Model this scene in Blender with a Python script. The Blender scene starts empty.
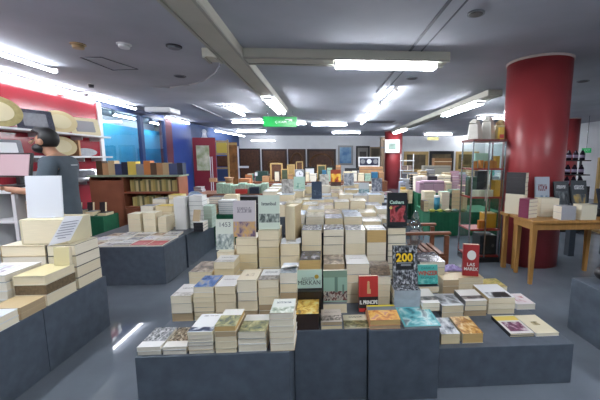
import bpy, bmesh, math, random
from mathutils import Vector, Matrix

random.seed(11)
sc = bpy.context.scene
COL = sc.collection
R = math.radians

# ------------------------------------------------------------------ camera, world, exposure
CAMH, FPX, PCX = 1.45, 325.0, 345.0
PITCH = math.atan(42.0 / FPX)
YAW = math.atan(20.0 * math.cos(PITCH) / FPX)
cam = bpy.data.cameras.new('camera')
cam.sensor_fit = 'HORIZONTAL'
cam.sensor_width = 36.0
cam.lens = 36.0 * FPX / 600.0
cam.shift_x = -(PCX - 300.0) / 600.0
cam.clip_start = 0.05
cam.clip_end = 100
cam_ob = bpy.data.objects.new('camera', cam)
COL.objects.link(cam_ob)
cam_ob.location = (0, 0, CAMH)
cam_ob.rotation_euler = (R(90) - PITCH, 0, -YAW)
sc.camera = cam_ob

world = bpy.data.worlds.new('world')
sc.world = world
world.use_nodes = True
world.node_tree.nodes['Background'].inputs[0].default_value = (0.93, 0.96, 1.0, 1)
world.node_tree.nodes['Background'].inputs[1].default_value = 0.22
sc.view_settings.view_transform = 'Standard'
sc.view_settings.look = 'None'
sc.view_settings.gamma = 1.0
sc.view_settings.use_curve_mapping = False
sc.view_settings.exposure = 0.25
TUBE = 84.0            # radiance of the fluorescent tubes
sc.cycles.sample_clamp_indirect = 4.0
sc.cycles.max_bounces = 8
sc.cycles.transparent_max_bounces = 16

# the camera's own rays, used to read real positions off known planes
_F = Vector((math.sin(YAW) * math.cos(PITCH), math.cos(YAW) * math.cos(PITCH), -math.sin(PITCH)))
_R = Vector((math.cos(YAW), -math.sin(YAW), 0))
_U = _R.cross(_F)
_C = Vector((0, 0, CAMH))


def ray(px, py): return _F + _R * ((px - PCX) / FPX) + _U * ((200.0 - py) / FPX)


def oz(px, py, z):
    r = ray(px, py)
    return _C + r * ((z - CAMH) / r.z)


def oy(px, py, y):
    r = ray(px, py)
    return _C + r * (y / r.y)


def ox(px, py, x):
    r = ray(px, py)
    return _C + r * (x / r.x)


# ------------------------------------------------------------------ materials
def lin(c):
    if isinstance(c, str):
        c = c.lstrip('#')
        c = [int(c[i:i + 2], 16) / 255 for i in (0, 2, 4)]
    return tuple(v / 12.92 if v <= 0.04045 else ((v + 0.055) / 1.055) ** 2.4 for v in c) + (1,)


_mats = {}


def mat(name, col, rough=0.5, var=0.0, scale=8.0, metal=0.0, spec=0.5, bump=0.0, detail=4, stretch=(1, 1, 1), col2=None):
    """plain principled surface with a noise mottle of its own colour"""
    if name in _mats: return _mats[name]
    m = bpy.data.materials.new(name)
    m.use_nodes = True
    nt = m.node_tree
    b = nt.nodes['Principled BSDF']
    b.inputs['Roughness'].default_value = rough
    b.inputs['Metallic'].default_value = metal
    b.inputs['Specular IOR Level'].default_value = spec
    c = lin(col)
    b.inputs['Base Color'].default_value = c
    if var > 0 or col2:
        tc = nt.nodes.new('ShaderNodeTexCoord')
        mp = nt.nodes.new('ShaderNodeMapping')
        mp.inputs['Scale'].default_value = stretch
        nz = nt.nodes.new('ShaderNodeTexNoise')
        nz.inputs['Scale'].default_value = scale
        nz.inputs['Detail'].default_value = detail
        rp = nt.nodes.new('ShaderNodeValToRGB')
        c2 = lin(col2) if col2 else tuple(min(1, v * (1 + var)) for v in c[:3]) + (1,)
        c1 = c if col2 else tuple(v * (1 - var) for v in c[:3]) + (1,)
        rp.color_ramp.elements[0].position = 0.32
        rp.color_ramp.elements[1].position = 0.68
        rp.color_ramp.elements[0].color = c1
        rp.color_ramp.elements[1].color = c2
        nt.links.new(tc.outputs['Object'], mp.inputs['Vector'])
        nt.links.new(mp.outputs['Vector'], nz.inputs['Vector'])
        nt.links.new(nz.outputs['Fac'], rp.inputs['Fac'])
        nt.links.new(rp.outputs['Color'], b.inputs['Base Color'])
        if bump:
            bp = nt.nodes.new('ShaderNodeBump')
            bp.inputs['Strength'].default_value = bump
            bp.inputs['Distance'].default_value = 0.01
            nt.links.new(nz.outputs['Fac'], bp.inputs['Height'])
            nt.links.new(bp.outputs['Normal'], b.inputs['Normal'])
    _mats[name] = m
    return m


def glass(name, col='#f4faf9', rough=0.02, alpha=0.05):
    if name in _mats: return _mats[name]
    m = bpy.data.materials.new(name)
    m.use_nodes = True
    nt = m.node_tree
    nt.nodes.remove(nt.nodes['Principled BSDF'])
    out = nt.nodes['Material Output']
    tr = nt.nodes.new('ShaderNodeBsdfTransparent')
    tr.inputs[0].default_value = lin(col)
    gl = nt.nodes.new('ShaderNodeBsdfGlossy')
    gl.inputs['Roughness'].default_value = rough
    fr = nt.nodes.new('ShaderNodeFresnel')
    fr.inputs['IOR'].default_value = 1.45
    ad = nt.nodes.new('ShaderNodeMath')
    ad.inputs[1].default_value = alpha * 0.4
    mx = nt.nodes.new('ShaderNodeMixShader')
    ge = nt.nodes.new('ShaderNodeNewGeometry')
    sb = nt.nodes.new('ShaderNodeMath')
    sb.operation = 'SUBTRACT'
    sb.inputs[0].default_value = 1.0
    ml = nt.nodes.new('ShaderNodeMath')
    ml.operation = 'MULTIPLY'
    nt.links.new(ge.outputs['Backfacing'], sb.inputs[1])
    nt.links.new(fr.outputs[0], ad.inputs[0])
    nt.links.new(ad.outputs[0], ml.inputs[0])
    nt.links.new(sb.outputs[0], ml.inputs[1])
    nt.links.new(ml.outputs[0], mx.inputs[0])
    nt.links.new(tr.outputs[0], mx.inputs[1])
    nt.links.new(gl.outputs[0], mx.inputs[2])
    nt.links.new(mx.outputs[0], out.inputs[0])
    _mats[name] = m
    return m


def emit(name, col, s):
    if name in _mats: return _mats[name]
    m = bpy.data.materials.new(name)
    m.use_nodes = True
    b = m.node_tree.nodes['Principled BSDF']
    b.inputs['Base Color'].default_value = lin(col)
    b.inputs['Emission Color'].default_value = lin(col)
    b.inputs['Emission Strength'].default_value = s
    _mats[name] = m
    return m


def art(key, base, pic=None, rect=(0, 0, 1, 1), scale=5.0, title=None, tcol='#333333', bands=(), rough=0.35, seed=None):
    """printed cover: ground colour, colour bands (v0, v1, colour), a mottled picture inside rect, a row of small marks as title"""
    if key in _mats: return _mats[key]
    m = bpy.data.materials.new(key)
    m.use_nodes = True
    nt = m.node_tree
    N, L = nt.nodes, nt.links
    b = N['Principled BSDF']
    b.inputs['Roughness'].default_value = rough
    uv = N.new('ShaderNodeUVMap')
    sp = N.new('ShaderNodeSeparateXYZ')
    L.new(uv.outputs[0], sp.inputs[0])

    def math_(op, a, bb):
        n = N.new('ShaderNodeMath')
        n.operation = op
        for i, v in enumerate((a, bb)):
            if isinstance(v, (int, float)): n.inputs[i].default_value = v
            else: L.new(v, n.inputs[i])
        return n.outputs[0]

    def inside(o, lo, hi): return math_('MULTIPLY', math_('GREATER_THAN', o, lo), math_('LESS_THAN', o, hi))

    def mix(f, a, c):
        n = N.new('ShaderNodeMix')
        n.data_type = 'RGBA'
        L.new(f, n.inputs[0])
        L.new(a, n.inputs[6])
        if hasattr(c, 'links'): L.new(c, n.inputs[7])
        else: n.inputs[7].default_value = lin(c)
        return n.outputs[2]
    rgb = N.new('ShaderNodeRGB')
    rgb.outputs[0].default_value = lin(base)
    cur = rgb.outputs[0]
    U, V = sp.outputs[0], sp.outputs[1]
    for (v0, v1, c) in bands: cur = mix(inside(V, v0, v1), cur, c)
    seed = seed if seed is not None else sum(ord(ch) for ch in key) % 97
    if pic:
        mp = N.new('ShaderNodeMapping')
        mp.inputs['Location'].default_value = (seed * 1.7, seed * 0.9, 0)
        L.new(uv.outputs[0], mp.inputs[0])
        nz = N.new('ShaderNodeTexNoise')
        nz.inputs['Scale'].default_value = scale
        nz.inputs['Detail'].default_value = 3
        nz.inputs['Distortion'].default_value = 0.6
        L.new(mp.outputs[0], nz.inputs['Vector'])
        rp = N.new('ShaderNodeValToRGB')
        rp.color_ramp.interpolation = 'LINEAR'
        els = rp.color_ramp.elements
        while len(els) < len(pic): els.new(0.5)
        for i, c in enumerate(pic):
            els[i].position = 0.33 + 0.34 * i / max(1, len(pic) - 1)
            els[i].color = lin(c)
        L.new(nz.outputs['Fac'], rp.inputs[0])
        f = math_('MULTIPLY', inside(U, rect[0], rect[2]), inside(V, rect[1], rect[3]))
        cur = mix(f, cur, rp.outputs[0])
    if title:
        mp = N.new('ShaderNodeMapping')
        mp.inputs['Scale'].default_value = (42, 12, 1)
        L.new(uv.outputs[0], mp.inputs[0])
        nz = N.new('ShaderNodeTexNoise')
        nz.inputs['Scale'].default_value = 1.0
        nz.inputs['Detail'].default_value = 0
        L.new(mp.outputs[0], nz.inputs['Vector'])
        f = math_('MULTIPLY', inside(U, 0.18, 0.82), inside(V, title[0], title[1]))
        f = math_('MULTIPLY', f, math_('GREATER_THAN', nz.outputs['Fac'], 0.47))
        cur = mix(f, cur, tcol)
    L.new(cur, b.inputs['Base Color'])
    _mats[key] = m
    return m


# ------------------------------------------------------------------ geometry helpers
def link(name, me, mats, parent=None, loc=(0, 0, 0), rot=(0, 0, 0)):
    o = bpy.data.objects.new(name, me)
    COL.objects.link(o)
    for mm in (mats if isinstance(mats, (list, tuple)) else [mats]): me.materials.append(mm)
    o.location = loc
    o.rotation_euler = rot
    if parent is not None: o.parent = parent
    return o


def tag(o, label=None, cat=None, group=None, kind=None):
    if label: o['label'] = label
    if cat: o['category'] = cat
    if group: o['group'] = group
    if kind: o['kind'] = kind
    return o


def empty(name, label, cat, loc=(0, 0, 0), rz=0.0, group=None):
    o = bpy.data.objects.new(name, None)
    o.empty_display_size = 0.05
    COL.objects.link(o)
    o.location = loc
    o.rotation_euler = (0, 0, rz)
    return tag(o, label, cat, group)


def bm_box(bm, c, s, rz=0.0, mi=0, rot=None):
    mtx = Matrix.Translation(c) @ (rot if rot else Matrix.Rotation(rz, 4, 'Z')) @ Matrix.Diagonal((s[0], s[1], s[2], 1))
    g = bmesh.ops.create_cube(bm, size=1.0, matrix=mtx)
    fs = set()
    for v in g['verts']: fs.update(v.link_faces)
    for f in fs: f.material_index = mi
    return g['verts']


def bm_cyl(bm, p0, p1, r0, r1=None, n=16, mi=0):
    p0, p1 = Vector(p0), Vector(p1)
    d = p1 - p0
    mtx = Matrix.Translation((p0 + p1) / 2) @ d.to_track_quat('Z', 'Y').to_matrix().to_4x4()
    g = bmesh.ops.create_cone(bm, cap_ends=True, segments=n, radius1=r0, radius2=r0 if r1 is None else r1, depth=d.length, matrix=mtx)
    fs = set()
    for v in g['verts']: fs.update(v.link_faces)
    for f in fs:
        f.material_index = mi
        if len(f.verts) == 4: f.smooth = True
    return g['verts']


def bm_ball(bm, c, s, n=16, mi=0):
    g = bmesh.ops.create_uvsphere(bm, u_segments=n, v_segments=max(8, n // 2), radius=1.0, matrix=Matrix.Translation(c) @ Matrix.Diagonal((s[0], s[1], s[2], 1)))
    for v in g['verts']:
        for f in v.link_faces:
            f.smooth = True
            f.material_index = mi
    return g['verts']


def fin(name, bm, mats, parent=None, loc=(0, 0, 0), rot=(0, 0, 0), bevel=0.0, seg=2):
    me = bpy.data.meshes.new(name)
    bm.normal_update()
    bm.to_mesh(me)
    bm.free()
    o = link(name, me, mats, parent, loc, rot)
    if bevel > 0:
        md = o.modifiers.new('bevel', 'BEVEL')
        md.width = bevel
        md.segments = seg
        md.limit_method = 'ANGLE'
    return o


def box(name, c, s, m, parent=None, rz=0.0, bevel=0.0, loc=(0, 0, 0)):
    bm = bmesh.new()
    bm_box(bm, c, s, rz)
    return fin(name, bm, m, parent, loc=loc, bevel=bevel)


def struct(o): return tag(o, kind='structure')


def lettering(parent, text, x, y, z, size, m, name='title_lettering', sx=1.0, rot=(0, 0, 0), align='CENTER', bold=0.0):
    cu = bpy.data.curves.new(name, 'FONT')
    cu.body = text
    cu.size = size
    cu.align_x = align
    cu.align_y = 'CENTER'
    cu.extrude = 0.0003
    cu.offset = bold
    cu.resolution_u = 3
    cu.materials.append(m)
    tmp = bpy.data.objects.new('tmp', cu)
    me = bpy.data.meshes.new_from_object(tmp)
    bpy.data.objects.remove(tmp)
    o = bpy.data.objects.new(name, me)
    COL.objects.link(o)
    if not me.materials: me.materials.append(m)
    o.parent = parent
    o.location = (x, y, z)
    o.rotation_euler = rot
    o.scale = (sx, 1, 1)
    return o


# ------------------------------------------------------------------ shared materials
PAGES = [mat('pages cream', '#efe2c3', 0.8, 0.05, 30, stretch=(0.3, 0.3, 12)),
         mat('pages ivory', '#f2e9d2', 0.8, 0.05, 30, stretch=(0.3, 0.3, 12)),
         mat('pages warm', '#e6d6ae', 0.8, 0.06, 30, stretch=(0.3, 0.3, 12)),
         mat('pages pale', '#efe8d8', 0.8, 0.05, 30, stretch=(0.3, 0.3, 12))]
PG_ORANGE = mat('pages ochre', '#cfae72', 0.8, 0.08, 30, stretch=(0.3, 0.3, 12))
PG_TAN = mat('pages tan', '#bba584', 0.8, 0.08, 30, stretch=(0.3, 0.3, 12))
PG_WHITE = mat('pages white', '#eeeeea', 0.75, 0.03, 30, stretch=(0.3, 0.3, 12))
SPINE = {k: mat('cover ' + k, c, 0.4) for k, c in dict(cream='#e4dcc4', white='#e9e9e6', dark='#26262a', brown='#54402e', grey='#8f9092', red='#b3322b', magenta='#7c3650', blue='#39496e',
                                                      teal='#5fb6ad', tan='#c4ad84', silver='#a9aab0', green='#5c7a63', navy='#1f2a3e', mint='#bcd6c6', pink='#c7a2b4', yellow='#d9c35a', orange='#c9824a').items()}
SLATE = mat('slate laminate', '#525b66', 0.42, 0.16, 14, detail=8)
SLATE2 = mat('slate laminate dark', '#4a535e', 0.42, 0.16, 14, detail=8)
WOOD = mat('honey wood', '#a87a40', 0.45, 0.14, 6, stretch=(8, 8, 1))
WOODD = mat('brown wood', '#7a4a30', 0.5, 0.18, 6, stretch=(1, 8, 8))
DESK = mat('reddish brown board', '#915840', 0.5, 0.12, 5)
REDP = mat('red paint', '#9a3a3e', 0.35, 0.06, 3)
GREEN = mat('green cloth', '#0f5b3d', 0.85, 0.14, 8)
CHROME = mat('brushed metal', '#b9bcc0', 0.25, metal=1.0)
BLACK = mat('black plastic', '#191a1d', 0.4)
WHITE = mat('white paint', '#e6e7e8', 0.5)
WHITEM = mat('white board', '#dfe2e8', 0.6)
CARD = mat('cardboard', '#b58a62', 0.8, 0.1, 8)
GLASS = glass('clear glass')

# ------------------------------------------------------------------ setting
CZ = 2.72
WX = -4.85
BY = 19.0
struct(box('floor', (1.5, 8.2, -0.05), (17, 22.4, 0.1), mat('floor vinyl', '#6f7780', 0.035, 0.10, 2.5, detail=6, spec=0.42)))
struct(box('ceiling', (1.5, 8.2, CZ + 0.05), (17, 22.4, 0.1), mat('ceiling plaster', '#a6aab4', 0.85, 0.13, 0.9, detail=8)))
WALLW = mat('white wall paint', '#eef0f2', 0.75, 0.03, 3)
struct(box('wall_back', (1.5, BY + 0.1, CZ / 2), (17, 0.2, CZ), WALLW))
struct(box('wall_right', (9.6, 8.2, CZ / 2), (0.2, 22.4, CZ), WALLW))
struct(box('wall_front', (1.5, -2.8, 0.3), (17, 0.2, 0.6), WALLW))
struct(box('wall_front_head', (1.5, -2.8, CZ - 0.06), (17, 0.2, 0.12), WALLW))
for i in range(5):  # unseen windows added in the front wall to let light onto the display
    w = struct(box('window_%d' % (i + 3), (-5.3 + 3.4 * i, -2.8, 1.6), (3.3, 0.012, 2.0), GLASS))
    bm = bmesh.new()
    for s in (-1, 1): bm_box(bm, (-5.3 + 3.4 * i + s * 1.66, -2.8, 1.6), (0.08, 0.1, 2.0))
    fin('window_frame', bm, mat('window frame grey', '#6b6f75', 0.5), w)
# left wall: red stretch, blue framed windows, blue panel, white beyond
REDW = mat('glossy red panel', '#8c2631', 0.16, 0.05, 2)
BLUEW = mat('blue panel', '#1c418f', 0.45, 0.08, 3)
NAVYF = mat('navy frame paint', '#1f3566', 0.4)
struct(box('wall_left', (WX - 0.1, 2.35, CZ / 2), (0.2, 10.1, CZ), WALLW))
struct(box('trim_1', (WX + 0.012, 4.6, 1.30), (0.024, 5.56, 2.6), REDW))
struct(box('trim_2', (WX + 0.03, 7.43, 1.31), (0.06, 0.10, 2.62), WHITE))
struct(box('wall_left_blue', (WX - 0.1, 11.6, CZ / 2), (0.2, 1.5, CZ), BLUEW))
struct(box('wall_left_maroon', (WX - 0.1, 10.65, CZ / 2), (0.2, 0.4, CZ), mat('maroon panel', '#5a2434', 0.5)))
struct(box('wall_left_far', (WX - 0.1, 15.7, CZ / 2), (0.2, 6.7, CZ), mat('blue wall paint', '#2a4a82', 0.6, 0.12, 1.5)))
struct(box('wall_left_sill', (WX - 0.1, 8.925, 0.5), (0.2, 3.05, 1.0), BLUEW))
struct(box('wall_left_head', (WX - 0.1, 8.925, 2.67), (0.2, 3.05, 0.1), NAVYF))
for i, (y0, y1) in enumerate(((7.5, 9.15), (9.15, 10.45))):
    w = struct(tag(box('window_%d' % (i + 1), (WX - 0.05, (y0 + y1) / 2, 1.81), (0.012, y1 - y0 - 0.1, 1.6), glass('window glass', '#eaf3f7', 0.02, 0.25)), kind='structure'))
    bm = bmesh.new()
    for yy in (y0 + 0.035, y1 - 0.035): bm_box(bm, (WX - 0.05, yy, 1.81), (0.09, 0.07, 1.62))
    for zz in (1.03, 2.59): bm_box(bm, (WX - 0.05, (y0 + y1) / 2, zz), (0.09, y1 - y0, 0.06))
    fin('window_frame', bm, NAVYF, w)
CYAN = mat('cyan partition', '#4fb6dc', 0.6, 0.08, 2)
struct(box('wall_office', (WX - 1.6, 9.5, CZ / 2), (0.1, 6.8, CZ), WALLW))
struct(box('wall_office_cyan', (WX - 1.2, 10.85, 1.2), (0.06, 3.2, 2.4), CYAN))
struct(box('ceiling_office', (WX - 0.95, 9.5, CZ - 0.02), (1.5, 6.8, 0.04), mat('office ceiling', '#9aa1a8', 0.8)))

# columns
def column(name, x, y, r):
    bm = bmesh.new()
    bm_cyl(bm, (x, y, 0), (x, y, CZ), r, n=48)
    o = struct(fin(name, bm, REDP))
    bm = bmesh.new()
    bm_cyl(bm, (x, y, CZ - 0.03), (x, y, CZ - 0.001), r + 0.012, n=48)
    fin('collar', bm, mat('pale collar', '#c9b9b4', 0.6), o)
    return o
column('column_near', 2.86, 4.36, 0.385)
column('column_far', 3.28, 15.6, 0.42)
column('column_right', 7.95, 10.4, 0.34)

# ceiling channels
CHAN = mat('channel paint', '#bdbbae', 0.6, 0.05, 3)
CHAND = mat('channel underside', '#a5a49a', 0.6, 0.05, 3)
def channel(name, x0, x1, y0, y1, h=0.10):
    bm = bmesh.new()
    bm_box(bm, ((x0 + x1) / 2, (y0 + y1) / 2, CZ - h / 2), (x1 - x0, y1 - y0, h))
    o = struct(fin(name, bm, CHAN, bevel=0.008))
    bm = bmesh.new()
    if x1 - x0 > y1 - y0:
        for yy in (y0 + 0.02, y1 - 0.02): bm_box(bm, ((x0 + x1) / 2, yy, CZ - h - 0.008), (x1 - x0, 0.03, 0.016))
    else:
        for xx in (x0 + 0.02, x1 - 0.02): bm_box(bm, (xx, (y0 + y1) / 2, CZ - h - 0.008), (0.03, y1 - y0, 0.016))
    fin('channel_lip', bm, CHAND, o)
    return o
channel('beam_1', -1.24, -0.94, -2.5, 8.6)
channel('beam_2', -0.938, 1.52, 4.02, 4.32)
channel('beam_3', 3.05, 3.33, 6.1, 15.1)
channel('beam_4', -1.42, -1.242, 4.05, 4.29)
# shallow groove, hatch outline, arc moulding and patch marks in the ceiling plaster
GRV = mat('dark groove', '#5a5e66', 0.8)
struct(box('trim_3', (1.02, 3.0, CZ - 0.004), (0.03, 7.0, 0.008), GRV))
struct(box('trim_4', (1.16, 3.0, CZ - 0.004), (0.012, 7.0, 0.008), GRV))
bm = bmesh.new()
ha = [oz(80, 57, CZ), oz(101, 57, CZ), oz(138, 69, CZ), oz(113, 70, CZ)]
for i in range(4):
    a, b = ha[i], ha[(i + 1) % 4]
    bm_cyl(bm, (a.x, a.y, CZ - 0.002), (b.x, b.y, CZ - 0.002), 0.006, n=6)
struct(fin('trim_5', bm, GRV))
bm = bmesh.new()
pts = [oz(x, y, CZ) for x, y in ((150, 87), (170, 87), (190, 84.5), (205, 80), (215, 73), (220, 65), (220, 58), (214, 50))]
for a, b in zip(pts, pts[1:]): bm_cyl(bm, (a.x, a.y, CZ - 0.004), (b.x, b.y, CZ - 0.004), 0.012, n=6)
struct(fin('trim_6', bm, mat('pale moulding', '#a3a7ac', 0.7)))
bm = bmesh.new()
pts = [oz(x, y, CZ) for x, y in ((192, 104), (206, 110), (222, 117))]
for a, b in zip(pts, pts[1:]): bm_cyl(bm, (a.x, a.y, CZ - 0.004), (b.x, b.y, CZ - 0.004), 0.012, n=6)
struct(fin('trim_7', bm, mat('pale moulding', '#a3a7ac', 0.7)))

# ------------------------------------------------------------------ lamps
TUBEM = emit('tube light', '#f4f8ff', TUBE)
TUBEW = emit('wall tube light', '#f4f8ff', TUBE * 0.28)
def lamp(a, b, label, n=1, housing=True, drop=0.0, gap=0.09, group=None, r=0.019, m=None):
    """a batten with bare fluorescent tubes from a to b (points on the ceiling)"""
    a, b = Vector(a), Vector(b)
    mid = (a + b) / 2
    d = b - a
    ang = math.atan2(d.y, d.x)
    ln = d.length
    o = empty('ceiling_light', label, 'light', (mid.x, mid.y, CZ - drop), ang, group)
    w = 0.06 + gap * (n - 1)
    if housing:
        box('housing', (0, 0, -0.025), (ln + 0.04, w - 0.015, 0.05), WHITE, o, bevel=0.006)
    for k in range(n):
        y = (k - (n - 1) / 2) * gap
        bm = bmesh.new()
        bm_cyl(bm, (-ln / 2 + 0.02, y, -0.085), (ln / 2 - 0.02, y, -0.085), r, n=12)
        fin('tube', bm, m or TUBEM, o)
    for s in (-1, 1): box('end_cap', (s * (ln / 2 - 0.01), 0, -0.07), (0.02, w, 0.05), WHITE, o)
    return o

def lamp_px(p0, p1, label, **k):
    z = CZ - 0.085 - k.get('drop', 0)
    return lamp(oz(*p0, z), oz(*p1, z), label, **k)

def lamp_reach(x, y0, y1, label, **k): return lamp((x, y0, 0), (x, y1, 0), label, **k)

lamp_reach(-3.72, 2.95, 4.95, 'long fluorescent tube cut by the frame, standing off from the red wall', r=0.022, m=TUBEW, housing=False)
lamp_reach(-4.60, 4.6, 6.68, 'nearer of the two fluorescent tubes running along the red wall top', r=0.022, m=TUBEW, housing=False)
lamp_reach(-4.60, 6.78, 8.45, 'farther of the two fluorescent tubes along the red wall, reaching the blue window', r=0.022, m=TUBEW, housing=False)
lamp_px((165, 117), (189, 124), 'fluorescent tube on the ceiling above the blue wall panel', r=0.022, m=TUBEW)
lamp_px((226, 107), (244, 115.5), 'short tube lamp left of the grey channel end, before the green sign')
lamp_px((232, 122.5), (264, 122.5), 'crosswise tube lamp just left of the green hanging sign')
lamp_px((237, 131.5), (266, 131.5), 'crosswise tube lamp below and left of the green hanging sign')
lamp_px((270, 124), (306, 124), 'crosswise tube lamp partly behind the green hanging sign')
lamp_px((312, 125), (347, 125), 'crosswise tube lamp just right of the green hanging sign')
lamp_px((332, 133), (360, 133), 'crosswise tube lamp above the blue framed picture')
lamp((-4.0, 18.2, 0), (-2.7, 18.2, 0), 'low crosswise tube lamp before the dark carved panels', drop=0.25, m=TUBEW)
lamp((-4.62, 14.2, 0), (-4.2, 17.6, 0), 'tube lamp slanting along the far blue wall above the wooden frames', drop=0.06, m=TUBEW)
for (y0, y1), t in zip(((5.95, 7.35), (7.6, 9.2), (9.5, 11.6)), ('nearest', 'middle', 'farthest')):
    lamp_reach(1.29, y0, y1, t + ' of three tube lamps in line beside the ceiling groove', r=0.02)
lamp_px((424, 134.5), (452, 134.5), 'crosswise tube lamp over the small yellow exit plate')
lamp_px((477, 118.5), (508, 118.5), 'crosswise tube lamp seen over the glass display case')
lamp_px((458, 140), (470, 136.5), 'far short tube lamp between the yellow plate and the glass case')
lamp_px((591, 127.5), (606, 125.5), 'tube lamp at the frame edge beyond the red column')
lamp_px((470, 141), (500, 141), 'farthest crosswise tube lamp behind the glass case', drop=0.1)
lamp_reach(-1.09, 6.5, 8.5, 'twin tube lamp under the far end of the long grey channel', n=2, housing=False, drop=0.07, gap=0.12, r=0.024)
lamp((0.12, 4.17, 0), (1.40, 4.17, 0), 'large twin tube lamp under the crosswise grey channel', n=2, housing=False, drop=0.07, gap=0.09, r=0.019)
lamp_reach(3.19, 6.7, 8.7, 'twin tube lamp under the slanting channel left of the red column', n=2, housing=False, drop=0.07, gap=0.12, r=0.024)
lamp_reach(3.19, 13.0, 14.9, 'twin tube lamp at the far end of the channel right of the groove', n=2, housing=False, drop=0.07, gap=0.12, r=0.024)
# unseen lamps added over the front aisle to brighten the front of the room
lamp_reach(-3.72, 0.9, 2.8, 'unseen tube lamp added over the front aisle in line with the red wall tubes', n=2)
lamp_reach(-2.5, 0.8, 2.2, 'unseen tube lamp added over the front aisle before the magazine plinth', n=2)
for x, y in ((0.9, 0.0), (3.6, 1.2)):
    lamp_reach(x, y - 0.8, y + 0.8, 'unseen tube lamp added over the front aisle at %s' % {0.9: 'the middle', 3.6: 'the column side'}[x], n=2)
for y in (7.9, 9.7, 11.5):  # lamps added to brighten the office seen through the glass
    lamp((WX - 0.75, y - 0.5, 0), (WX - 0.75, y + 0.5, 0), 'added office tube lamp behind the %s' % {7.9: 'first blue framed window', 9.7: 'second blue framed window', 11.5: 'blue wall panel'}[y], drop=0.05)

# ------------------------------------------------------------------ ceiling fittings
def disc(name, px, py, label, cat, r, h, m, m2):
    p = oz(px, py, CZ)
    o = empty(name, label, cat, (p.x, p.y, CZ))
    bm = bmesh.new()
    bm_cyl(bm, (0, 0, -0.012), (0, 0, 0), r, n=24)
    fin('rim', bm, m, o)
    bm = bmesh.new()
    bm_cyl(bm, (0, 0, -h), (0, 0, -0.0115), r * 0.72, r * 0.8, n=24)
    fin('face', bm, m2, o)
DK = mat('dark lamp hole', '#2c2e33', 0.5)
GY = mat('grey ring', '#70747b', 0.5)
disc('downlight', 476, 13, 'dark round ceiling downlight nearest, right of the groove', 'downlight', 0.075, 0.016, GY, DK)
disc('downlight', 412, 78, 'dark round downlight just right of the three tube lamps', 'downlight', 0.09, 0.016, GY, DK)
disc('downlight', 583, 81, 'dark round downlight beside the top of the red column', 'downlight', 0.09, 0.016, GY, DK)
disc('downlight', 174, 46, 'dark round downlight near the long grey channel', 'downlight', 0.085, 0.03, DK, GY)
disc('downlight', 180, 76, 'flat dark downlight inside the pale arc on the ceiling', 'downlight', 0.09, 0.014, GY, DK)
disc('smoke_detector', 78, 44, 'tan smoke detector on the ceiling near the red wall', 'smoke detector', 0.075, 0.05, mat('aged plastic', '#b39a72', 0.5), mat('aged plastic', '#b39a72', 0.5))
disc('smoke_detector', 124, 44, 'white smoke detector on the ceiling right of the tan one', 'smoke detector', 0.075, 0.045, WHITE, WHITE)
disc('security_camera', 91, 84, 'small white dome camera on the ceiling over the wall tubes', 'camera', 0.05, 0.06, WHITE, DK)
p = oz(163, 111, CZ - 0.06)
ac = empty('ceiling_speaker', 'white box unit on the ceiling before the blue wall', 'ceiling unit', (p.x, p.y, CZ))
box('housing', (0, 0, -0.06), (0.62, 0.62, 0.12), WHITE, ac, bevel=0.02)
box('grille', (0, 0, -0.125), (0.42, 0.42, 0.01), GY, ac)
p0, p1 = oz(385, 121, CZ), oz(408, 120, CZ)
vt = empty('ceiling_vent', 'dark ceiling vent grille beyond the three tube lamps', 'vent', (1.9, 11.6, CZ))
box('frame', (0, 0, -0.006), (1.1, 0.7, 0.012), GY, vt)
bm = bmesh.new()
for k in range(9): bm_box(bm, (0, -0.28 + k * 0.07, -0.018), (1.0, 0.03, 0.012))
fin('slat', bm, DK, vt)

# hanging green sign
SGN = mat('sign green', '#12a64a', 0.3)
SGNW = mat('sign white', '#e6f5ea', 0.4)
ys = 9.2
a, b = oy(263, 116.5, ys), oy(297, 127.0, ys)
sg = empty('hanging_sign', 'green hanging sign with white lettering under the ceiling', 'sign', ((a.x + b.x) / 2, ys, b.z))
w_, h_ = b.x - a.x, a.z - b.z
box('panel', (0, 0, h_ / 2), (w_, 0.04, h_), SGN, sg, bevel=0.006)
bm = bmesh.new()
for s in (-1, 1): bm_cyl(bm, (s * w_ * 0.38, 0, h_), (s * w_ * 0.38, 0, CZ - b.z), 0.006, n=8)
fin('hanger', bm, CHROME, sg)
lettering(sg, 'Ç.KAPI', 0.02, -0.022, h_ * 0.46, 0.08, SGNW, 'sign_lettering', 1.3, (R(90), 0, 0), bold=0.002)
bm = bmesh.new()
ar = [(0.14, 0.76), (0.33, 0.76), (0.33, 0.52), (0.28, 0.58), (0.22, 0.54), (0.27, 0.68), (0.14, 0.68)]
bm.faces.new([bm.verts.new((x, -0.0225, z * h_)) for x, z in ar])
fin('arrow', bm, SGNW, sg)
# small yellow exit plate and green exit sign far away
p = oy(433, 138.6, 17.5)
ep = empty('exit_plate', 'small pale yellow plate hanging under a far tube lamp', 'sign', (p.x, p.y, p.z))
box('panel', (0, 0, 0), (0.62, 0.03, 0.17), mat('yellow plate', '#d8cf8a', 0.5), ep)
bm = bmesh.new()
for s in (-1, 1): bm_cyl(bm, (s * 0.25, 0, 0.08), (s * 0.25, 0, CZ - p.z), 0.008, n=8)
fin('hanger', bm, CHROME, ep)
p = oy(586.5, 150.5, 9.6)
ep = empty('exit_sign', 'small green exit sign beyond the red column', 'sign', (p.x, p.y, p.z))
box('panel', (0, 0, 0), (0.28, 0.04, 0.14), emit('exit green', '#1d8a50', 0.6), ep, bevel=0.004)
lettering(ep, 'EXIT', 0, -0.022, 0, 0.09, SGNW, 'sign_lettering', 1.0, (R(90), 0, 0))
bm = bmesh.new()
bm_cyl(bm, (0, 0, 0.07), (0, 0, CZ - p.z), 0.008, n=8)
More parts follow.
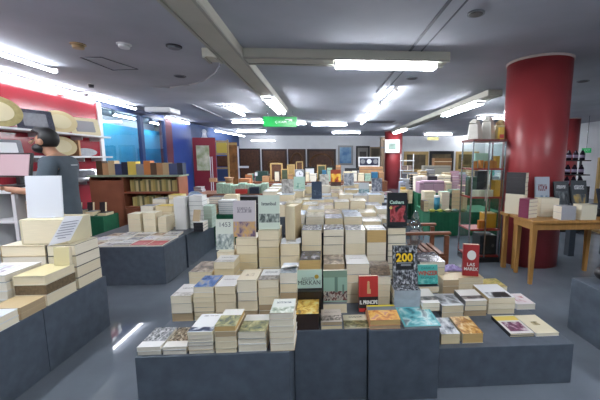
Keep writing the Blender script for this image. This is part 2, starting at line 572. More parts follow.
fin('hanger', bm, CHROME, ep)

# ------------------------------------------------------------------ books
BOOKS = {'n': 0}
OVER = []
LIMIT = 320
REST = {}                       # the far, uncounted remainder: material -> list of boxes
ORD = ['top', 'second', 'third', 'fourth', 'fifth', 'sixth', 'seventh', 'eighth', 'ninth', 'tenth', 'eleventh', 'twelfth', 'thirteenth', 'fourteenth']


def rest_box(m, c, s, rot): s = tuple(v - 0.0006 for v in s); REST.setdefault(m.name, []).append((c, s, rot))


def book(w, l, t, cover, pages, loc, rz=0.0, label='', group=None, rx=0.0, spine='left', side=None, name='book', ry=0.0, soft=True, cat='book'):
    """lying book: width x, length y (0..l), thickness z; spine on the named side. rx tilts it up to stand. cover: front art; side: spine and back colour"""
    side = side or cover
    if name == 'book' and BOOKS['n'] >= LIMIT and not label.startswith('!'):
        OVER.append(label)
        rot = Matrix.Translation(Vector(loc) + Vector((0, 0, 0.0006))) @ Matrix.Rotation(rz, 4, 'Z') @ Matrix.Rotation(rx, 4, 'X')
        e = 0.0025
        rest_box(pages, (0, l / 2, t / 2), (w - 2 * e, l - 2 * e, t - 0.004), rot)
        rest_box(cover, (0, l / 2, t - 0.001), (w, l, 0.002), rot)
        rest_box(side, (0, l / 2, 0.001), (w, l, 0.002), rot)
        if spine == 'front': rest_box(side, (0, 0.001, t / 2), (w, 0.002, t), rot)
        elif spine in ('left', 'right'): rest_box(side, ((w / 2 - 0.001) * (1 if spine == 'right' else -1), l / 2, t / 2), (0.002, l, t), rot)
        return None
    label = label.lstrip('!')
    if name == 'book': BOOKS['n'] += 1
    ct = 0.0014 if soft else 0.0028
    bm = bmesh.new()
    uvl = bm.loops.layers.uv.new('UVMap')
    bm_box(bm, (0, l / 2, t - ct / 2), (w, l, ct), 0, 1)
    bm_box(bm, (0, l / 2, ct / 2), (w, l, ct), 0, 1)
    sx = {'left': -1, 'right': 1}.get(spine)
    if sx: bm_box(bm, (sx * (w / 2 - ct / 2), l / 2, t / 2), (ct, l, t), 0, 1)
    elif spine == 'front': bm_box(bm, (0, ct / 2, t / 2), (w, ct, t), 0, 1)
    elif spine == 'back': bm_box(bm, (0, l - ct / 2, t / 2), (w, ct, t), 0, 1)
    bm.normal_update()
    for f in bm.faces:
        up = f.normal.z > 0.9 and f.calc_center_median().z > t - 0.0005
        if up: f.material_index = 0
        for lp in f.loops: lp[uvl].uv = (lp.vert.co.x / w + 0.5, lp.vert.co.y / l)
    o = fin(name, bm, [cover, side], loc=loc)
    o.rotation_euler = Matrix(Matrix.Rotation(rz, 3, 'Z') @ Matrix.Rotation(rx, 3, 'X') @ Matrix.Rotation(ry, 3, 'Y')).to_euler()
    tag(o, label, cat, group)
    e = 0.0022 if soft else 0.004
    xa, xb, ya, yb = -w / 2 + e, w / 2 - e, e, l - e
    if spine == 'left': xa = -w / 2 + ct
    elif spine == 'right': xb = w / 2 - ct
    elif spine == 'front': ya = ct
    elif spine == 'back': yb = l - ct
    box('page_block', ((xa + xb) / 2, (ya + yb) / 2, t / 2), (xb - xa, yb - ya, t - 2 * ct + 0.0002), pages, o)
    return o


def stack(px0, px1, ptop, y, zb, n, l, desc, top, top_label, pages=None, covers=None, side=None, group=None, rz=0.0, jit=0.004, spine='left', hl=None):
    """a stack whose front face spans px0..px1 with its top edge at ptop, standing at depth y on zb"""
    a, b = oy(px0, ptop, y), oy(px1, ptop, y)
    zt = (a.z + b.z) / 2
    xc, w = (a.x + b.x) / 2, (b.x - a.x) - 0.004
    ws = [random.uniform(0.75, 1.25) for _ in range(n)]
    s = sum(ws)
    z = zb
    out = []
    for i in range(n):
        t = (zt - zb) * ws[i] / s
        k = n - 1 - i                       # 0 = the top one
        pg = pages[min(k, len(pages) - 1)] if pages else random.choice(PAGES)
        sd = (side[min(k, len(side) - 1)] if isinstance(side, list) else side) or random.choice([SPINE['cream'], SPINE['cream'], SPINE['tan'], SPINE['grey'], SPINE['white']])
        cv = top if k == 0 else sd
        lab = top_label if k == 0 else '%s book down in the stack %s' % (ORD[k], desc)
        j = 0 if k == 0 and n == 1 else jit
        o = book(w - random.uniform(0, 0.004), l - random.uniform(0, 0.006), t - 0.0004, cv, pg,
                 (xc + random.uniform(-j, j) * 0.4, y + random.uniform(0, j), z), rz + R(random.uniform(-0.6, 0.6)), lab, group or ('books in the stack ' + desc), spine=spine, side=sd)
        out.append(o)
        z += t
    return out[-1], (xc, zt, w)


def standing(px0, px1, ptop, pbot, y, t, cover, pages, label, lean=8, side=None, group=None, rz=0.0, l=None, soft=True, spine='left', zb=None):
    a, b = oy(px0, pbot, y), oy(px1, pbot, y)
    zb = (a.z + b.z) / 2 if zb is None else zb
    zt = oy((px0 + px1) / 2, ptop, y + 0.03).z
    l = l or (zt - zb) / math.cos(R(lean))
    w = b.x - a.x
    return book(w, l, t, cover, pages, ((a.x + b.x) / 2, y, zb), rz, label, group, rx=R(90 - lean), side=side, soft=soft, spine=spine), w, l

# ------------------------------------------------------------------ plinths
def plinth(name, x0, x1, y0, y1, z, label, m=SLATE, bev=0.003):
    o = box(name, (0, 0, z / 2), (x1 - x0 - 0.004, y1 - y0 - 0.004, z), m, bevel=bev, loc=((x0 + x1) / 2, (y0 + y1) / 2, 0))
    return tag(o, label, 'display plinth')
PZ = 0.45
plinth('display_plinth', -0.97, -0.19, 1.585, 2.22, PZ, 'slate grey plinth at the front under the shortest thin stacks')
plinth('display_plinth', -0.19, 0.245, 1.79, 2.22, PZ, 'narrow slate plinth under the mint title book and crowd cover')
plinth('display_plinth', 0.245, 0.672, 1.765, 2.22, PZ, 'slate plinth under the teal picture book and yellow edged book', SLATE2)
plinth('display_plinth', 0.70, 1.585, 1.85, 3.02, 0.27, 'low slate plinth with bare corner holding the white and cream books')
plinth('display_plinth', -1.0, 0.672, 2.22, 2.66, PZ, 'slate plinth carrying the tall middle stacks of the central display', SLATE2)
ROWS = [(2.70, 0.945, -0.33, 0.66, 'first'), (2.955, 0.965, -0.33, 0.66, 'second'), (3.24, 0.99, -0.56, 0.66, 'third'), (3.54, 1.015, -0.66, 0.66, 'fourth'), (3.86, 1.04, -0.74, 0.82, 'fifth'), (4.18, 1.06, -0.74, 0.82, 'sixth'), (4.50, 1.075, -0.74, 0.82, 'seventh')]
RISE = 0.125
for i, (y, zt, xa, xb, nm) in enumerate(ROWS):
    plinth('display_riser', xa - 0.02, xb + 0.02, y - 0.02 if i else 2.672, ROWS[i + 1][0] - 0.02 if i < 6 else 4.8, zt - RISE, '%s stepped riser under the rear stacks, counted from the front' % nm, SLATE2)
plinth('display_plinth', -3.6, -1.88, 2.17, 2.80, PZ, 'slate plinth under the four thick volumes, farther half of the near table')
plinth('display_plinth', -3.6, -1.88, 0.6, 2.17, PZ, 'slate plinth at the frame edge, nearer half of the white panel table')
plinth('display_plinth', -3.0, -1.84, 3.72, 4.30, PZ, 'slate magazine plinth, near block with the red magazines', SLATE)
plinth('display_plinth', -3.0, -1.82, 4.30, 5.35, PZ, 'slate magazine plinth, far block under the white and green stacks', SLATE2)
plinth('display_plinth', 2.07, 3.6, 0.9, 2.52, PZ, 'slate plinth cut by the frame with a dark bag on it')

# ------------------------------------------------------------------ cover art
A = {}
def art_(k, *a, **kw): A[k] = art('print ' + k, *a, **kw)
art_('zebra', '#e9e8e6', ('#1f2022', '#8e9090', '#d9d9d8'), (0, 0.28, 1, 1), 9)
art_('zebra brown', '#e7e3dc', ('#1f1a16', '#7d6b52', '#d5ccb9'), (0, 0.28, 1, 1), 9)
art_('brush', '#eceded', ('#1a2338', '#44536f', '#e6e8ea'), (0, 0.04, 1, 0.26), 3.4, title=(0.86, 0.9))
art_('olive wave', '#8f9175', ('#3f4f55', '#8b8c68', '#c3bb8e'), (0, 0.0, 1, 0.62), 4, bands=((0.62, 1, '#e6e4df'),))
art_('olive wave two', '#9a9a80', ('#4a5a58', '#99986f', '#c9c296'), (0, 0.0, 1, 0.62), 4, bands=((0.62, 1, '#e4e3de'),), seed=31)
art_('green white', '#dfe2da', ('#7d8f76', '#c6cdbd', '#eceee7'), (0, 0.0, 1, 0.42), 4, title=(0.66, 0.8), tcol='#7c8687')
art_('yellow tree', '#d9bf63', ('#6e5a2a', '#c99a33', '#e0c873', '#d7cfa0'), (0, 0.0, 1, 1), 3, bands=())
art_('sketch', '#c9bdb0', ('#2b2724', '#8c8278', '#cfc4b8'), (0, 0.1, 1, 0.5), 7, title=(0.74, 0.78), tcol='#6d5a4c')
art_('kucuk', '#d3cdb4', ('#3b3d24', '#6d6a42', '#a79f74'), (0, 0.02, 1, 0.56), 5)
art_('yellow edge', '#d8a04a', ('#a4542b', '#d8913f', '#ecc565', '#c98a72'), (0.0, 0.0, 1, 0.64), 3.5, bands=((0.64, 0.9, '#5f6a74'), (0.9, 1, '#e7d22f'), (0, 0.04, '#c98f7a')))
art_('orange band', '#c98a5f', ('#b4603a', '#d9a173', '#e6c39c'), (0, 0, 1, 1), 4)
art_('teal picture', '#62b7bd', ('#2b6f7a', '#5eb5bb', '#c8e3e2', '#7a8b90'), (0.06, 0.06, 0.94, 0.9), 2.6)
art_('mint title', '#bdd8cb')
art_('crowd', '#8fae9b', ('#2a1f20', '#6d3a34', '#b9b2a6', '#3c2d33'), (0, 0.04, 1, 0.34), 7, bands=((0.78, 1, '#77907c'),))
art_('principe', '#b5302a', bands=((0.10, 0.42, '#1b1718'),), rough=0.3)
art_('two hundred', '#4c4d50', ('#15161a', '#5d6066', '#c7cacf'), (0, 0, 1, 1), 11, rough=0.15)
art_('teal novel', '#4fb3ab', ('#2d8f8a', '#54b9b0', '#8fd0c8'), (0, 0, 1, 0.3), 5)
art_('dark flat', '#3d3c44', ('#1d1d22', '#47464f', '#9a979c'), (0.05, 0.1, 0.95, 0.9), 4, rough=0.25)
art_('silver foil', '#9da0a8', ('#55586a', '#9a9ca6', '#eef0f2'), (0, 0, 1, 1), 7, rough=0.18)
art_('silver foil two', '#8d9098', ('#454857', '#8f919b', '#e6e8ea'), (0, 0, 1, 1), 6, rough=0.18, seed=5)
art_('flower white', '#e4e2e0', ('#b9cfe6', '#e4e4e6', '#8a6a95'), (0.0, 0.1, 0.7, 0.8), 4)
art_('blue photo', '#5a77a8', ('#3d5688', '#6d86b4', '#a7a39a'), (0, 0.0, 0.9, 1), 2.4, rough=0.25)
art_('grey card', '#d6d4cf', ('#8a847c', '#bdb8b0', '#d8d6d2'), (0, 0.0, 1, 0.3), 4, title=(0.6, 0.66))
art_('white card', '#dedcd9', title=(0.55, 0.65), tcol='#a09a98')
art_('sketched mouse', '#d9ceb6', ('#6a5640', '#cbbfa5', '#d9ceb6'), (0.3, 0.34, 0.72, 0.62), 6)
art_('letters grey', '#9a958e', ('#5d5a56', '#8d8780', '#b7b1a9'), (0, 0, 1, 0.4), 5, bands=((0.4, 1, '#d6d6d4'),), title=(0.6, 0.8), tcol='#8a8b90')
art_('curl white', '#cfd6dc', ('#8a9aa4', '#cfd6dc', '#eef0f2'), (0, 0, 1, 0.5), 3)
art_('brown photo', '#8b7c6c', ('#4f4640', '#8d7d6c', '#c3b6a4'), (0, 0, 1, 1), 4)
art_('city 1453', '#dbe2d6', ('#6f7d7e', '#a9b6b3', '#e3e7e1'), (0.0, 0.02, 1, 0.52), 6)
art_('purple story', '#c9c2c6', ('#6a5a7a', '#b79a86', '#cfa866', '#9d8fae'), (0.0, 0.0, 1, 0.42), 4, title=(0.66, 0.82), tcol='#8d868f')
art_('mint town', '#d3e0d2', ('#3c4444', '#7d8884', '#c3cdc4'), (0.04, 0.2, 1, 0.46), 6)
art_('black pomegranate', '#23262b', ('#23262b', '#8e2f33', '#c2555a', '#2a2526'), (0.14, 0.14, 0.9, 0.62), 3.2, rough=0.25)
art_('dusk blue', '#39495e', ('#2b3a4e', '#46576d', '#6d7c8c'), (0.1, 0.2, 0.9, 0.5), 5)
art_('pale mint', '#bfe0d2', ('#6fae9d', '#bfe0d2', '#d6ebe2'), (0.2, 0.1, 0.9, 0.5), 4)
art_('sunset', '#8a3a26', ('#2c1a18', '#b5472a', '#f0b83a', '#f3dc7a'), (0, 0.25, 1, 0.75), 2.2, bands=((0, 0.25, '#3a2622'),))
art_('white mountain', '#dfe6ea', ('#5f93a0', '#a9c6cf', '#e3eaee'), (0, 0.0, 1, 0.4), 4)
art_('red novel', '#a92f31', rough=0.3)
art_('wrap silver', '#b9bcc2', ('#6f747c', '#c9ccd2', '#f4f6f8'), (0, 0, 1, 1), 3, rough=0.12)
art_('ochre swirl', '#c79a55', ('#8a5426', '#c9923f', '#e6cf9c'), (0, 0, 1, 1), 4.5)
art_('magenta flower', '#e0dcd6', ('#3d2233', '#7a4362', '#d8cfd0'), (0.12, 0.12, 0.9, 0.62), 4.2, bands=((0.7, 0.95, '#e3c95c'),))
art_('cream insect', '#e3d9bd', ('#5d5230', '#b7a878', '#e3d9bd'), (0.34, 0.42, 0.66, 0.62), 6)
art_('grey figure', '#b9bcc0', ('#2f3136', '#7d8187', '#c7cacf'), (0, 0.15, 1, 0.85), 3)
art_('black strip', '#dedbd5', ('#1c1c1e', '#55524e', '#8f8a84'), (0, 0.18, 1, 0.44), 5)
art_('black shoe', '#e6e7e8', ('#141517', '#2a2b2d', '#e6e7e8'), (0.1, 0.04, 0.9, 0.42), 2.2)
art_('pink sprig', '#e6dcdc', ('#b4545c', '#e0cfd0', '#e6dcdc'), (0.2, 0.2, 0.8, 0.8), 4)
art_('garden', '#8f8f55', ('#5a6a35', '#a99a4c', '#c9b56a', '#7a5b33'), (0, 0, 1, 1), 4)
art_('lilac cloth', '#9b8fc0')
art_('red magazine', '#b8434a', ('#b8434a', '#c96a6d', '#d9b7b2'), (0.1, 0.1, 0.9, 0.5), 3)
art_('white magazine', '#dcdad6', ('#5d5c60', '#b9b6b4', '#dcdad6'), (0.1, 0.1, 0.9, 0.6), 3, title=(0.8, 0.9))
art_('grey magazine', '#b4b3b1', ('#3f4a5a', '#8d949c', '#c9c6c0'), (0.05, 0.05, 0.95, 0.8), 3)
art_('warm magazine', '#c3b7a4', ('#6d4a38', '#a98d6d', '#d6cab5'), (0.05, 0.05, 0.95, 0.8), 3)
art_('green pattern', '#9fc3ab', ('#6ea184', '#a9cbb4', '#cfe0d3'), (0, 0, 1, 1), 6)
art_('portrait', '#c9b48f', ('#3a2a20', '#8d6a48', '#d9c39a'), (0.1, 0.2, 0.9, 0.9), 3)
art_('slate portrait', '#3a3f44', ('#22262a', '#50575c', '#8d9496'), (0.1, 0.2, 0.9, 0.7), 3.5, title=(0.78, 0.88), tcol='#c9ccd0', rough=0.25)
art_('blue letters', '#b9c3cf', ('#5a7aa0', '#a9b9c9', '#d6dce2'), (0, 0, 1, 0.5), 3, title=(0.62, 0.8), tcol='#7d3340')
FIELD = []
for i, (b_, p_) in enumerate((('#a3a7b0', ('#555a6a', '#8f93a0', '#cfd3d9')), ('#c4bda9', ('#8f866f', '#b8af99', '#d6cfbe')), ('#aebccb', ('#6f84a3', '#a3b3c6', '#d3dbe5')),
                              ('#a79d90', ('#6b5f54', '#9c9082', '#c9bfb2')), ('#c6c4be', ('#8f8c86', '#b9b6af', '#dedbd5')), ('#9aa0a8', ('#565c68', '#8f959e', '#c3c8ce')))):
    FIELD.append(art('print field %d' % i, b_, p_, (0, 0, 1, 1), 4, rough=0.3))
INK = mat('black ink', '#1c1c20', 0.5)
INKG = mat('grey ink', '#5c6468', 0.5)
INKW = mat('white ink', '#f2f1ec', 0.5)
INKY = mat('yellow ink', '#f2c81e', 0.5)
INKR = mat('rust ink', '#a8483a', 0.5)
S_ = SPINE
P0, P1, P2, P3 = PAGES

# ------------------------------------------------------------------ front row
L = 0.195
GF = 'front row of stacks'
stack(136, 161, 347, 1.6, PZ, 2, L, 'under the black and white animal stripe cover', A['zebra'], 'thin book with grey striped animal print cover on the front plinth corner', [P3])
stack(161.5, 186.5, 347, 1.6, PZ, 2, L, 'under the brown animal stripe cover', A['zebra brown'], 'thin book with brown striped animal print cover beside the grey striped one', [P3])
stack(186.5, 213, 332, 1.6, PZ, 6, 0.2, 'under the white cover with blue brush stroke', A['brush'], 'white book with dark blue brush stroke across its cover', [P1, P3])
o, _ = stack(213.5, 236, 326, 1.6, PZ, 5, 0.19, 'under the ochre edged olive landscape cover', A['olive wave'], 'ochre edged book with olive landscape and white title band', [PG_ORANGE, PG_TAN, P0])
o, _ = stack(237, 266, 331.5, 1.605, PZ, 3, 0.19, 'under the cream edged olive landscape cover', A['olive wave two'], 'cream edged twin of the olive landscape book, nearer the tall white stack', [P1])
stack(268.5, 294, 313, 1.6, PZ, 6, 0.17, 'under the green and white cover, tallest in front', A['green white'], 'white book with pale green picture topping the tallest front stack', [P3, P1])
o, (xc, zt, w) = stack(295, 319, 314, 1.8, PZ, 2, 0.2, 'wrapped in dark film under the yellow tree cover', A['yellow tree'], 'film wrapped book with yellow tree landscape and dark brown spine', [P0], side=mat('dark wrapped spine', '#33251f', 0.14), spine='front')
o, _ = stack(320.5, 343, 322, 1.8, PZ, 2, 0.165, 'under the grey brown pencil sketch cover', A['sketch'], 'grey brown book with pencil sketch of trees on its cover', [PG_TAN, P2])
o, (xc, zt, w) = stack(344, 371, 327.5, 1.8, PZ, 1, 0.165, '', A['kucuk'], 'cream book with dark olive landscape between sketch cover and yellow edged book', [P3])
lettering(o, 'KÜÇÜK', 0, 0.128, zt - PZ + 0.0008, 0.022, INK, sx=1.15)
stack(369.5, 401, 320, 1.785, PZ, 2, 0.2, 'under the yellow edged orange cover', A['yellow edge'], 'orange picture book with bright yellow border strip along its top', [PG_ORANGE, PG_TAN], side=A['orange band'])
stack(404, 442, 326.3, 1.78, PZ, 1, 0.27, '', A['teal picture'], 'large teal picture book lying on the front edge of the display', [mat('pages bluish', '#9aa5a8', 0.6, 0.1, 20)], side=S_['grey'])

# ------------------------------------------------------------------ second row: middle height stacks
L = 0.2
stack(170, 191.5, 296, 1.95, PZ, 3, L, 'at the outer end of the second row', A['grey card'], 'grey and white cover on the outermost stack of the second row', [P1, P1, PG_TAN])
stack(192, 213.5, 287, 1.95, PZ, 7, L, 'under the blue photo cover', A['blue photo'], 'book with glossy blue photo cover in the second row', [P1, P0])
stack(214, 235.5, 286.5, 1.95, PZ, 4, L, 'under the plain white card cover', A['white card'], 'plain white covered book right of the blue photo cover', [P0, P0, P0, PG_TAN])
stack(236, 257, 280, 1.95, PZ, 4, L, 'under the cream cover with a small brown sketch', A['sketched mouse'], 'cream book with small brown animal sketch and lifting cover', [P1, P1, P0, PG_TAN])
stack(257.5, 278.5, 280, 1.95, PZ, 5, L, 'under the grey lettered cover', A['letters grey'], 'grey lettered book right of the cream sketch cover', [P1, P0, P0, PG_TAN])
o, (xc, zt, w) = stack(279, 297, 273, 1.97, PZ, 4, L, 'under the curling pale blue cover', A['curl white'], 'book with curling pale blue cover left of the mint title book', [P3, P0, PG_TAN])
# the lifted cover of that book
bm = bmesh.new()
for i in range(6):
    u = i / 5
    bm.verts.new((-w / 2, 0.0 + 0.15 * u, 0.004 + 0.03 * (1 - u) ** 2))
    bm.verts.new((w / 2, 0.0 + 0.15 * u, 0.004 + 0.05 * (1 - u) ** 2))
bm.verts.ensure_lookup_table()
for i in range(5): bm.faces.new((bm.verts[2 * i], bm.verts[2 * i + 1], bm.verts[2 * i + 3], bm.verts[2 * i + 2]))
hgt = max(v.co.z for v in o.data.vertices)
f_ = fin('lifted_cover', bm, S_['white'], o, loc=(0, 0.0, hgt - 0.004))
md = f_.modifiers.new('solid', 'SOLIDIFY'); md.thickness = 0.001

stack(188, 212, 272, 2.27, PZ, 4, 0.25, 'at the left rim behind the blue photo cover', A['brown photo'], 'book with grey brown photo cover at the outer rim of the third row', [P0, P0])
stack(213, 234, 262, 2.27, PZ, 5, 0.17, 'holding up the white 1453 book', A['grey card'], 'thick cream edged book lying before the standing 1453 book', [P0, P2])
# behind them the upright 1453 book on its own pile
o, (xc, zt, w) = stack(216, 234, 252, 2.46, PZ, 4, 0.2, 'right under the standing 1453 book', S_['cream'], 'cream edged book directly under the standing 1453 book', [P1])
o, w, l = standing(217, 235, 219, 252, 2.53, 0.02, A['city 1453'], P1, 'white green book titled 1453 standing upright', 6, zb=zt + 0.001)
lettering(o, '1453', 0, l * 0.82, 0.0208, 0.05, INKG, sx=0.95)
# tall purple, mint and tag stacks
o, (xc, zt, w) = stack(235.3, 257, 238.5, 2.45, PZ, 6, 0.21, 'under the standing purple landscape book', S_['cream'], 'cream edged book directly under the standing purple landscape book', [P0, P0, P2])
o, w, l = standing(234.5, 256.5, 200.5, 238.5, 2.52, 0.025, A['purple story'], P1, 'book with pale purple and orange landscape standing upright on a tall stack', 6, zb=zt + 0.001)
o, (xc, zt, w) = stack(257.6, 279, 230.5, 2.45, PZ, 6, 0.21, 'under the standing mint town book', S_['cream'], 'cream edged book directly under the standing mint town book', [P0, P0, P2])
o, w, l = standing(259.5, 280.3, 195, 230.5, 2.51, 0.03, A['mint town'], P1, 'pale mint book titled Istanbul with old town photo, standing upright', 4, zb=zt + 0.001)
lettering(o, 'Istanbul', 0, l * 0.75, 0.0308, 0.036, INKG, sx=1.0, bold=0.0008)
o, (xc, zt, w) = stack(279.5, 299.5, 244, 2.42, PZ, 4, 0.2, 'under the thick paperback standing on edge', S_['white'], 'cream edged book under the thick paperback that stands on edge', [P0])
a = oy(287, 243, 2.50); b = oy(297.5, 243, 2.50)
book(0.15, oy(292, 207, 2.5).z - zt, b.x - a.x, S_['tan'], P0, (b.x, 2.60, zt + 0.001), R(-90 - 14), 'thick paperback standing on edge with pages towards the front', None, rx=R(90), spine='left', side=S_['tan'])
for k, px in enumerate((284, 300)):
    p = oy(px, 240, 2.46)
    t_ = box('price_tag', (0, 0, 0.018), (0.036, 0.006, 0.036), WHITE, loc=(p.x if k == 0 else p.x - 0.01, 2.44 + 0.004 * k, zt + 0.0005))
    tag(t_, 'small white tag %s the paperback standing on edge' % ('left of' if k == 0 else 'right of'), 'tag')

# row behind the mint title book
o, (xc, zt, w) = stack(299, 321, 260, 2.14, PZ, 5, 0.22, 'behind the mint title book', A['dark flat'], 'ochre edged book with dark photo cover behind the mint title book', [PG_ORANGE, P2])
stack(323, 345, 264, 2.14, PZ, 5, 0.22, 'behind the green crowd cover book', A['brown photo'], 'brown photo covered book behind the green crowd cover book', [PG_TAN, P0])
stack(346, 370, 264, 2.14, PZ, 4, 0.22, 'behind the red Principe book', A['white card'], 'cream covered book behind the red standing book', [P1, P0])
o, (xc, zt, w) = stack(371, 391.5, 277, 2.1, PZ, 4, 0.2, 'under the curved brown patterned cover', A['zebra brown'], 'book with curling brown patterned cover left of the 200 book', [P1, P0])
bm = bmesh.new()
for i in range(9):
    u = i / 8
    for s in (-1, 1): bm.verts.new((s * w / 2, 0.01 + 0.19 * u, 0.002 + 0.07 * math.sin(math.pi * (0.08 + 0.6 * u))))
bm.verts.ensure_lookup_table()
for i in range(8): bm.faces.new((bm.verts[2 * i], bm.verts[2 * i + 1], bm.verts[2 * i + 3], bm.verts[2 * i + 2]))
f_ = fin('curled_cover', bm, mat('brown weave print', '#6b5a48', 0.5, 0.5, 60), o, loc=(0, 0, max(v.co.z for v in o.data.vertices) - 0.012))
md = f_.modifiers.new('solid', 'SOLIDIFY'); md.thickness = 0.0012

# upright books at the front of the display
dk = mat('dark novel cover', '#241d1c', 0.3)
o, (xc, zt, w) = stack(297, 322, 291.5, 2.0, PZ, 4, 0.07, 'of dark books under the mint title book', dk, 'dark book directly under the standing mint title book', [P2], side=dk, spine='front')
o, w, l = standing(297, 322, 269, 291.3, 2.065, 0.025, A['mint title'], P0, 'mint green book with black title and gold seal, standing', 10, zb=zt + 0.001)
lettering(o, 'MEKKAN', 0, l * 0.3, 0.0258, 0.041, INK, sx=0.9)
lettering(o, 'AGUSTI', -0.01, l * 0.52, 0.0258, 0.024, INKG)
bm = bmesh.new(); bm_cyl(bm, (0.048, l * 0.63, 0.0252), (0.048, l * 0.63, 0.0262), 0.014, n=20)
fin('gold_seal', bm, mat('gold seal', '#a9902c', 0.4), o)
o, (xc, zt, w) = stack(323, 347.5, 304, 2.0, PZ, 1, 0.06, '', S_['grey'], 'book lying under the standing green crowd cover book', [P0])
o, w, l = standing(323.5, 347, 269.5, 304, 2.05, 0.03, A['crowd'], P1, 'book with green painting of a crowd, standing', 8, zb=zt + 0.001, side=S_['white'])
bm = bmesh.new(); bm_box(bm, (0.006, l * 0.55, 0.0303), (0.02, 0.1, 0.0006)); bm_box(bm, (0.052, l * 0.4, 0.0303), (0.012, 0.06, 0.0006))
fin('printed_figure', bm, mat('print grey green', '#5f7a6c', 0.5), o)
a = oy(358, 299, 2.03)
o, w, l = standing(358.5, 377.5, 275, 305.5, 2.03, 0.035, A['principe'], P1, 'red book titled Il Principe with black title band, standing', 8, zb=PZ + 0.001, side=mat('red novel side', '#8f2a2a', 0.35))
lettering(o, 'IL PRINCIPE', 0, l * 0.26, 0.0358, 0.034, INKW, sx=0.68, bold=0.0012)
bm = bmesh.new(); bm_ball(bm, (0, l * 0.82, 0.0355), (0.008, 0.010, 0.001), 10); bm_box(bm, (0, l * 0.68, 0.0355), (0.016, 0.05, 0.001)); bm_box(bm, (0.003, l * 0.57, 0.0355), (0.024, 0.03, 0.001))
fin('printed_figure', bm, mat('print sand', '#c9a878', 0.5), o)
# wrapped 200 book on its stack, novel beside it
wrap = mat('wrapped pale side', '#aeb4bc', 0.15, 0.15, 12)
o, (xc, zt, w) = stack(394, 421, 290.5, 2.03, PZ, 2, 0.22, 'of film wrapped books under the 200 book', A['two hundred'], 'film wrapped grey book lying under the standing 200 book', [P3], side=wrap, spine='front')
o, w, l = standing(392.5, 416.5, 245.5, 286.5, 2.15, 0.03, A['two hundred'], P1, 'grey film wrapped book with big yellow 200, standing', 9, zb=zt + 0.001, side=S_['dark'])
bm = bmesh.new(); bm_box(bm, (-0.004, l * 0.6, 0.0303), (0.125, 0.12, 0.0006))
fin('title_panel', bm, mat('title panel black', '#1b1b1e', 0.25), o)
lettering(o, '200', -0.006, l * 0.68, 0.0310, 0.078, INKY, sx=1.0, bold=0.0025)
bm = bmesh.new(); bm_box(bm, (0.004, l * 0.5, 0.0307), (0.07, 0.012, 0.0006)); bm_box(bm, (-0.004, l * 0.555, 0.0307), (0.11, 0.008, 0.0006)); fin('subtitle_bars', bm, mat('grey print bars', '#8d9094', 0.4), o)
stack(422, 440.5, 303, 1.99, PZ, 2, 0.24, 'of white books between 200 and teal picture books', A['black strip'], 'white book with small dark picture under the teal novel', [P1])
o, (xc, zt, w) = stack(416, 440, 286.5, 2.3, PZ, 1, 0.2, '', S_['dark'], 'book lying under the standing teal novel', [P0])
o, w, l = standing(417, 436.5, 264, 286.5, 2.36, 0.03, A['teal novel'], P0, 'teal novel with rust red title standing beside the 200 book', 10, zb=zt + 0.001)
lettering(o, 'WINZER', 0, l * 0.56, 0.0308, 0.046, INKR, sx=0.85, bold=0.002)
lettering(o, 'ROMAN', 0, l * 0.33, 0.0308, 0.026, mat('teal ink', '#1f6763', 0.5), sx=1.2)
lettering(o, 'DANIELA', 0, l * 0.82, 0.0308, 0.024, mat('teal ink', '#1f6763', 0.5), sx=1.05)
stack(420, 446, 262, 2.68, 0.27, 4, 0.3, 'with grey covers behind the teal novel', A['dark flat'], 'dark grey picture book lying behind the teal novel', [P3, P0], covers=None)

# ------------------------------------------------------------------ top tier
Lm = 0.2
stack(301, 322, 230, 2.46, PZ, 3, Lm, 'first in the foil covered top tier', A['silver foil'], 'silver foil covered book, first of the top tier beside the paperback on edge', [P0, P0])
stack(322.7, 344.3, 229.5, 2.46, PZ, 7, Lm, 'second in the foil covered top tier', A['silver foil two'], 'silver foil covered book, second of the top tier', [P1, P1], side=S_['dark'])
stack(345, 366, 230, 2.46, PZ, 4, Lm, 'third in the foil covered top tier', art('print silver foil three', '#a4a6ac', ('#5f616f', '#a0a2aa', '#eceef0'), (0, 0, 1, 1), 6, rough=0.18), 'silver foil covered book, third of the top tier', [P1, P0, PG_ORANGE])
stack(366.7, 387, 230, 2.46, PZ, 4, Lm, 'fourth in the top tier, under grey cover', A['letters grey'], 'ochre edged grey covered book next to the black pomegranate book', [PG_ORANGE, P1])
o, (xc, zt, w) = stack(387.6, 406.5, 228, 2.46, PZ, 8, 0.2, 'under the standing black pomegranate book', S_['dark'], 'cream edged book directly under the standing black pomegranate book', [P0, P1], side=S_['dark'])
o, w, l = standing(386.5, 406, 192.5, 228, 2.53, 0.035, A['black pomegranate'], P1, 'black book with red pomegranate standing highest on the display', 4, zb=zt + 0.001, side=S_['dark'])
lettering(o, 'Cathars', -0.004, l * 0.72, 0.0358, 0.036, mat('mint ink', '#b9d6c6', 0.5), sx=1.0, bold=0.0012)
bm = bmesh.new(); bm_cyl(bm, (-0.052, l * 0.56, 0.0352), (-0.052, l * 0.56, 0.0362), 0.012, n=16)
fin('gold_seal', bm, mat('gold seal pale', '#c9b36a', 0.4), o)

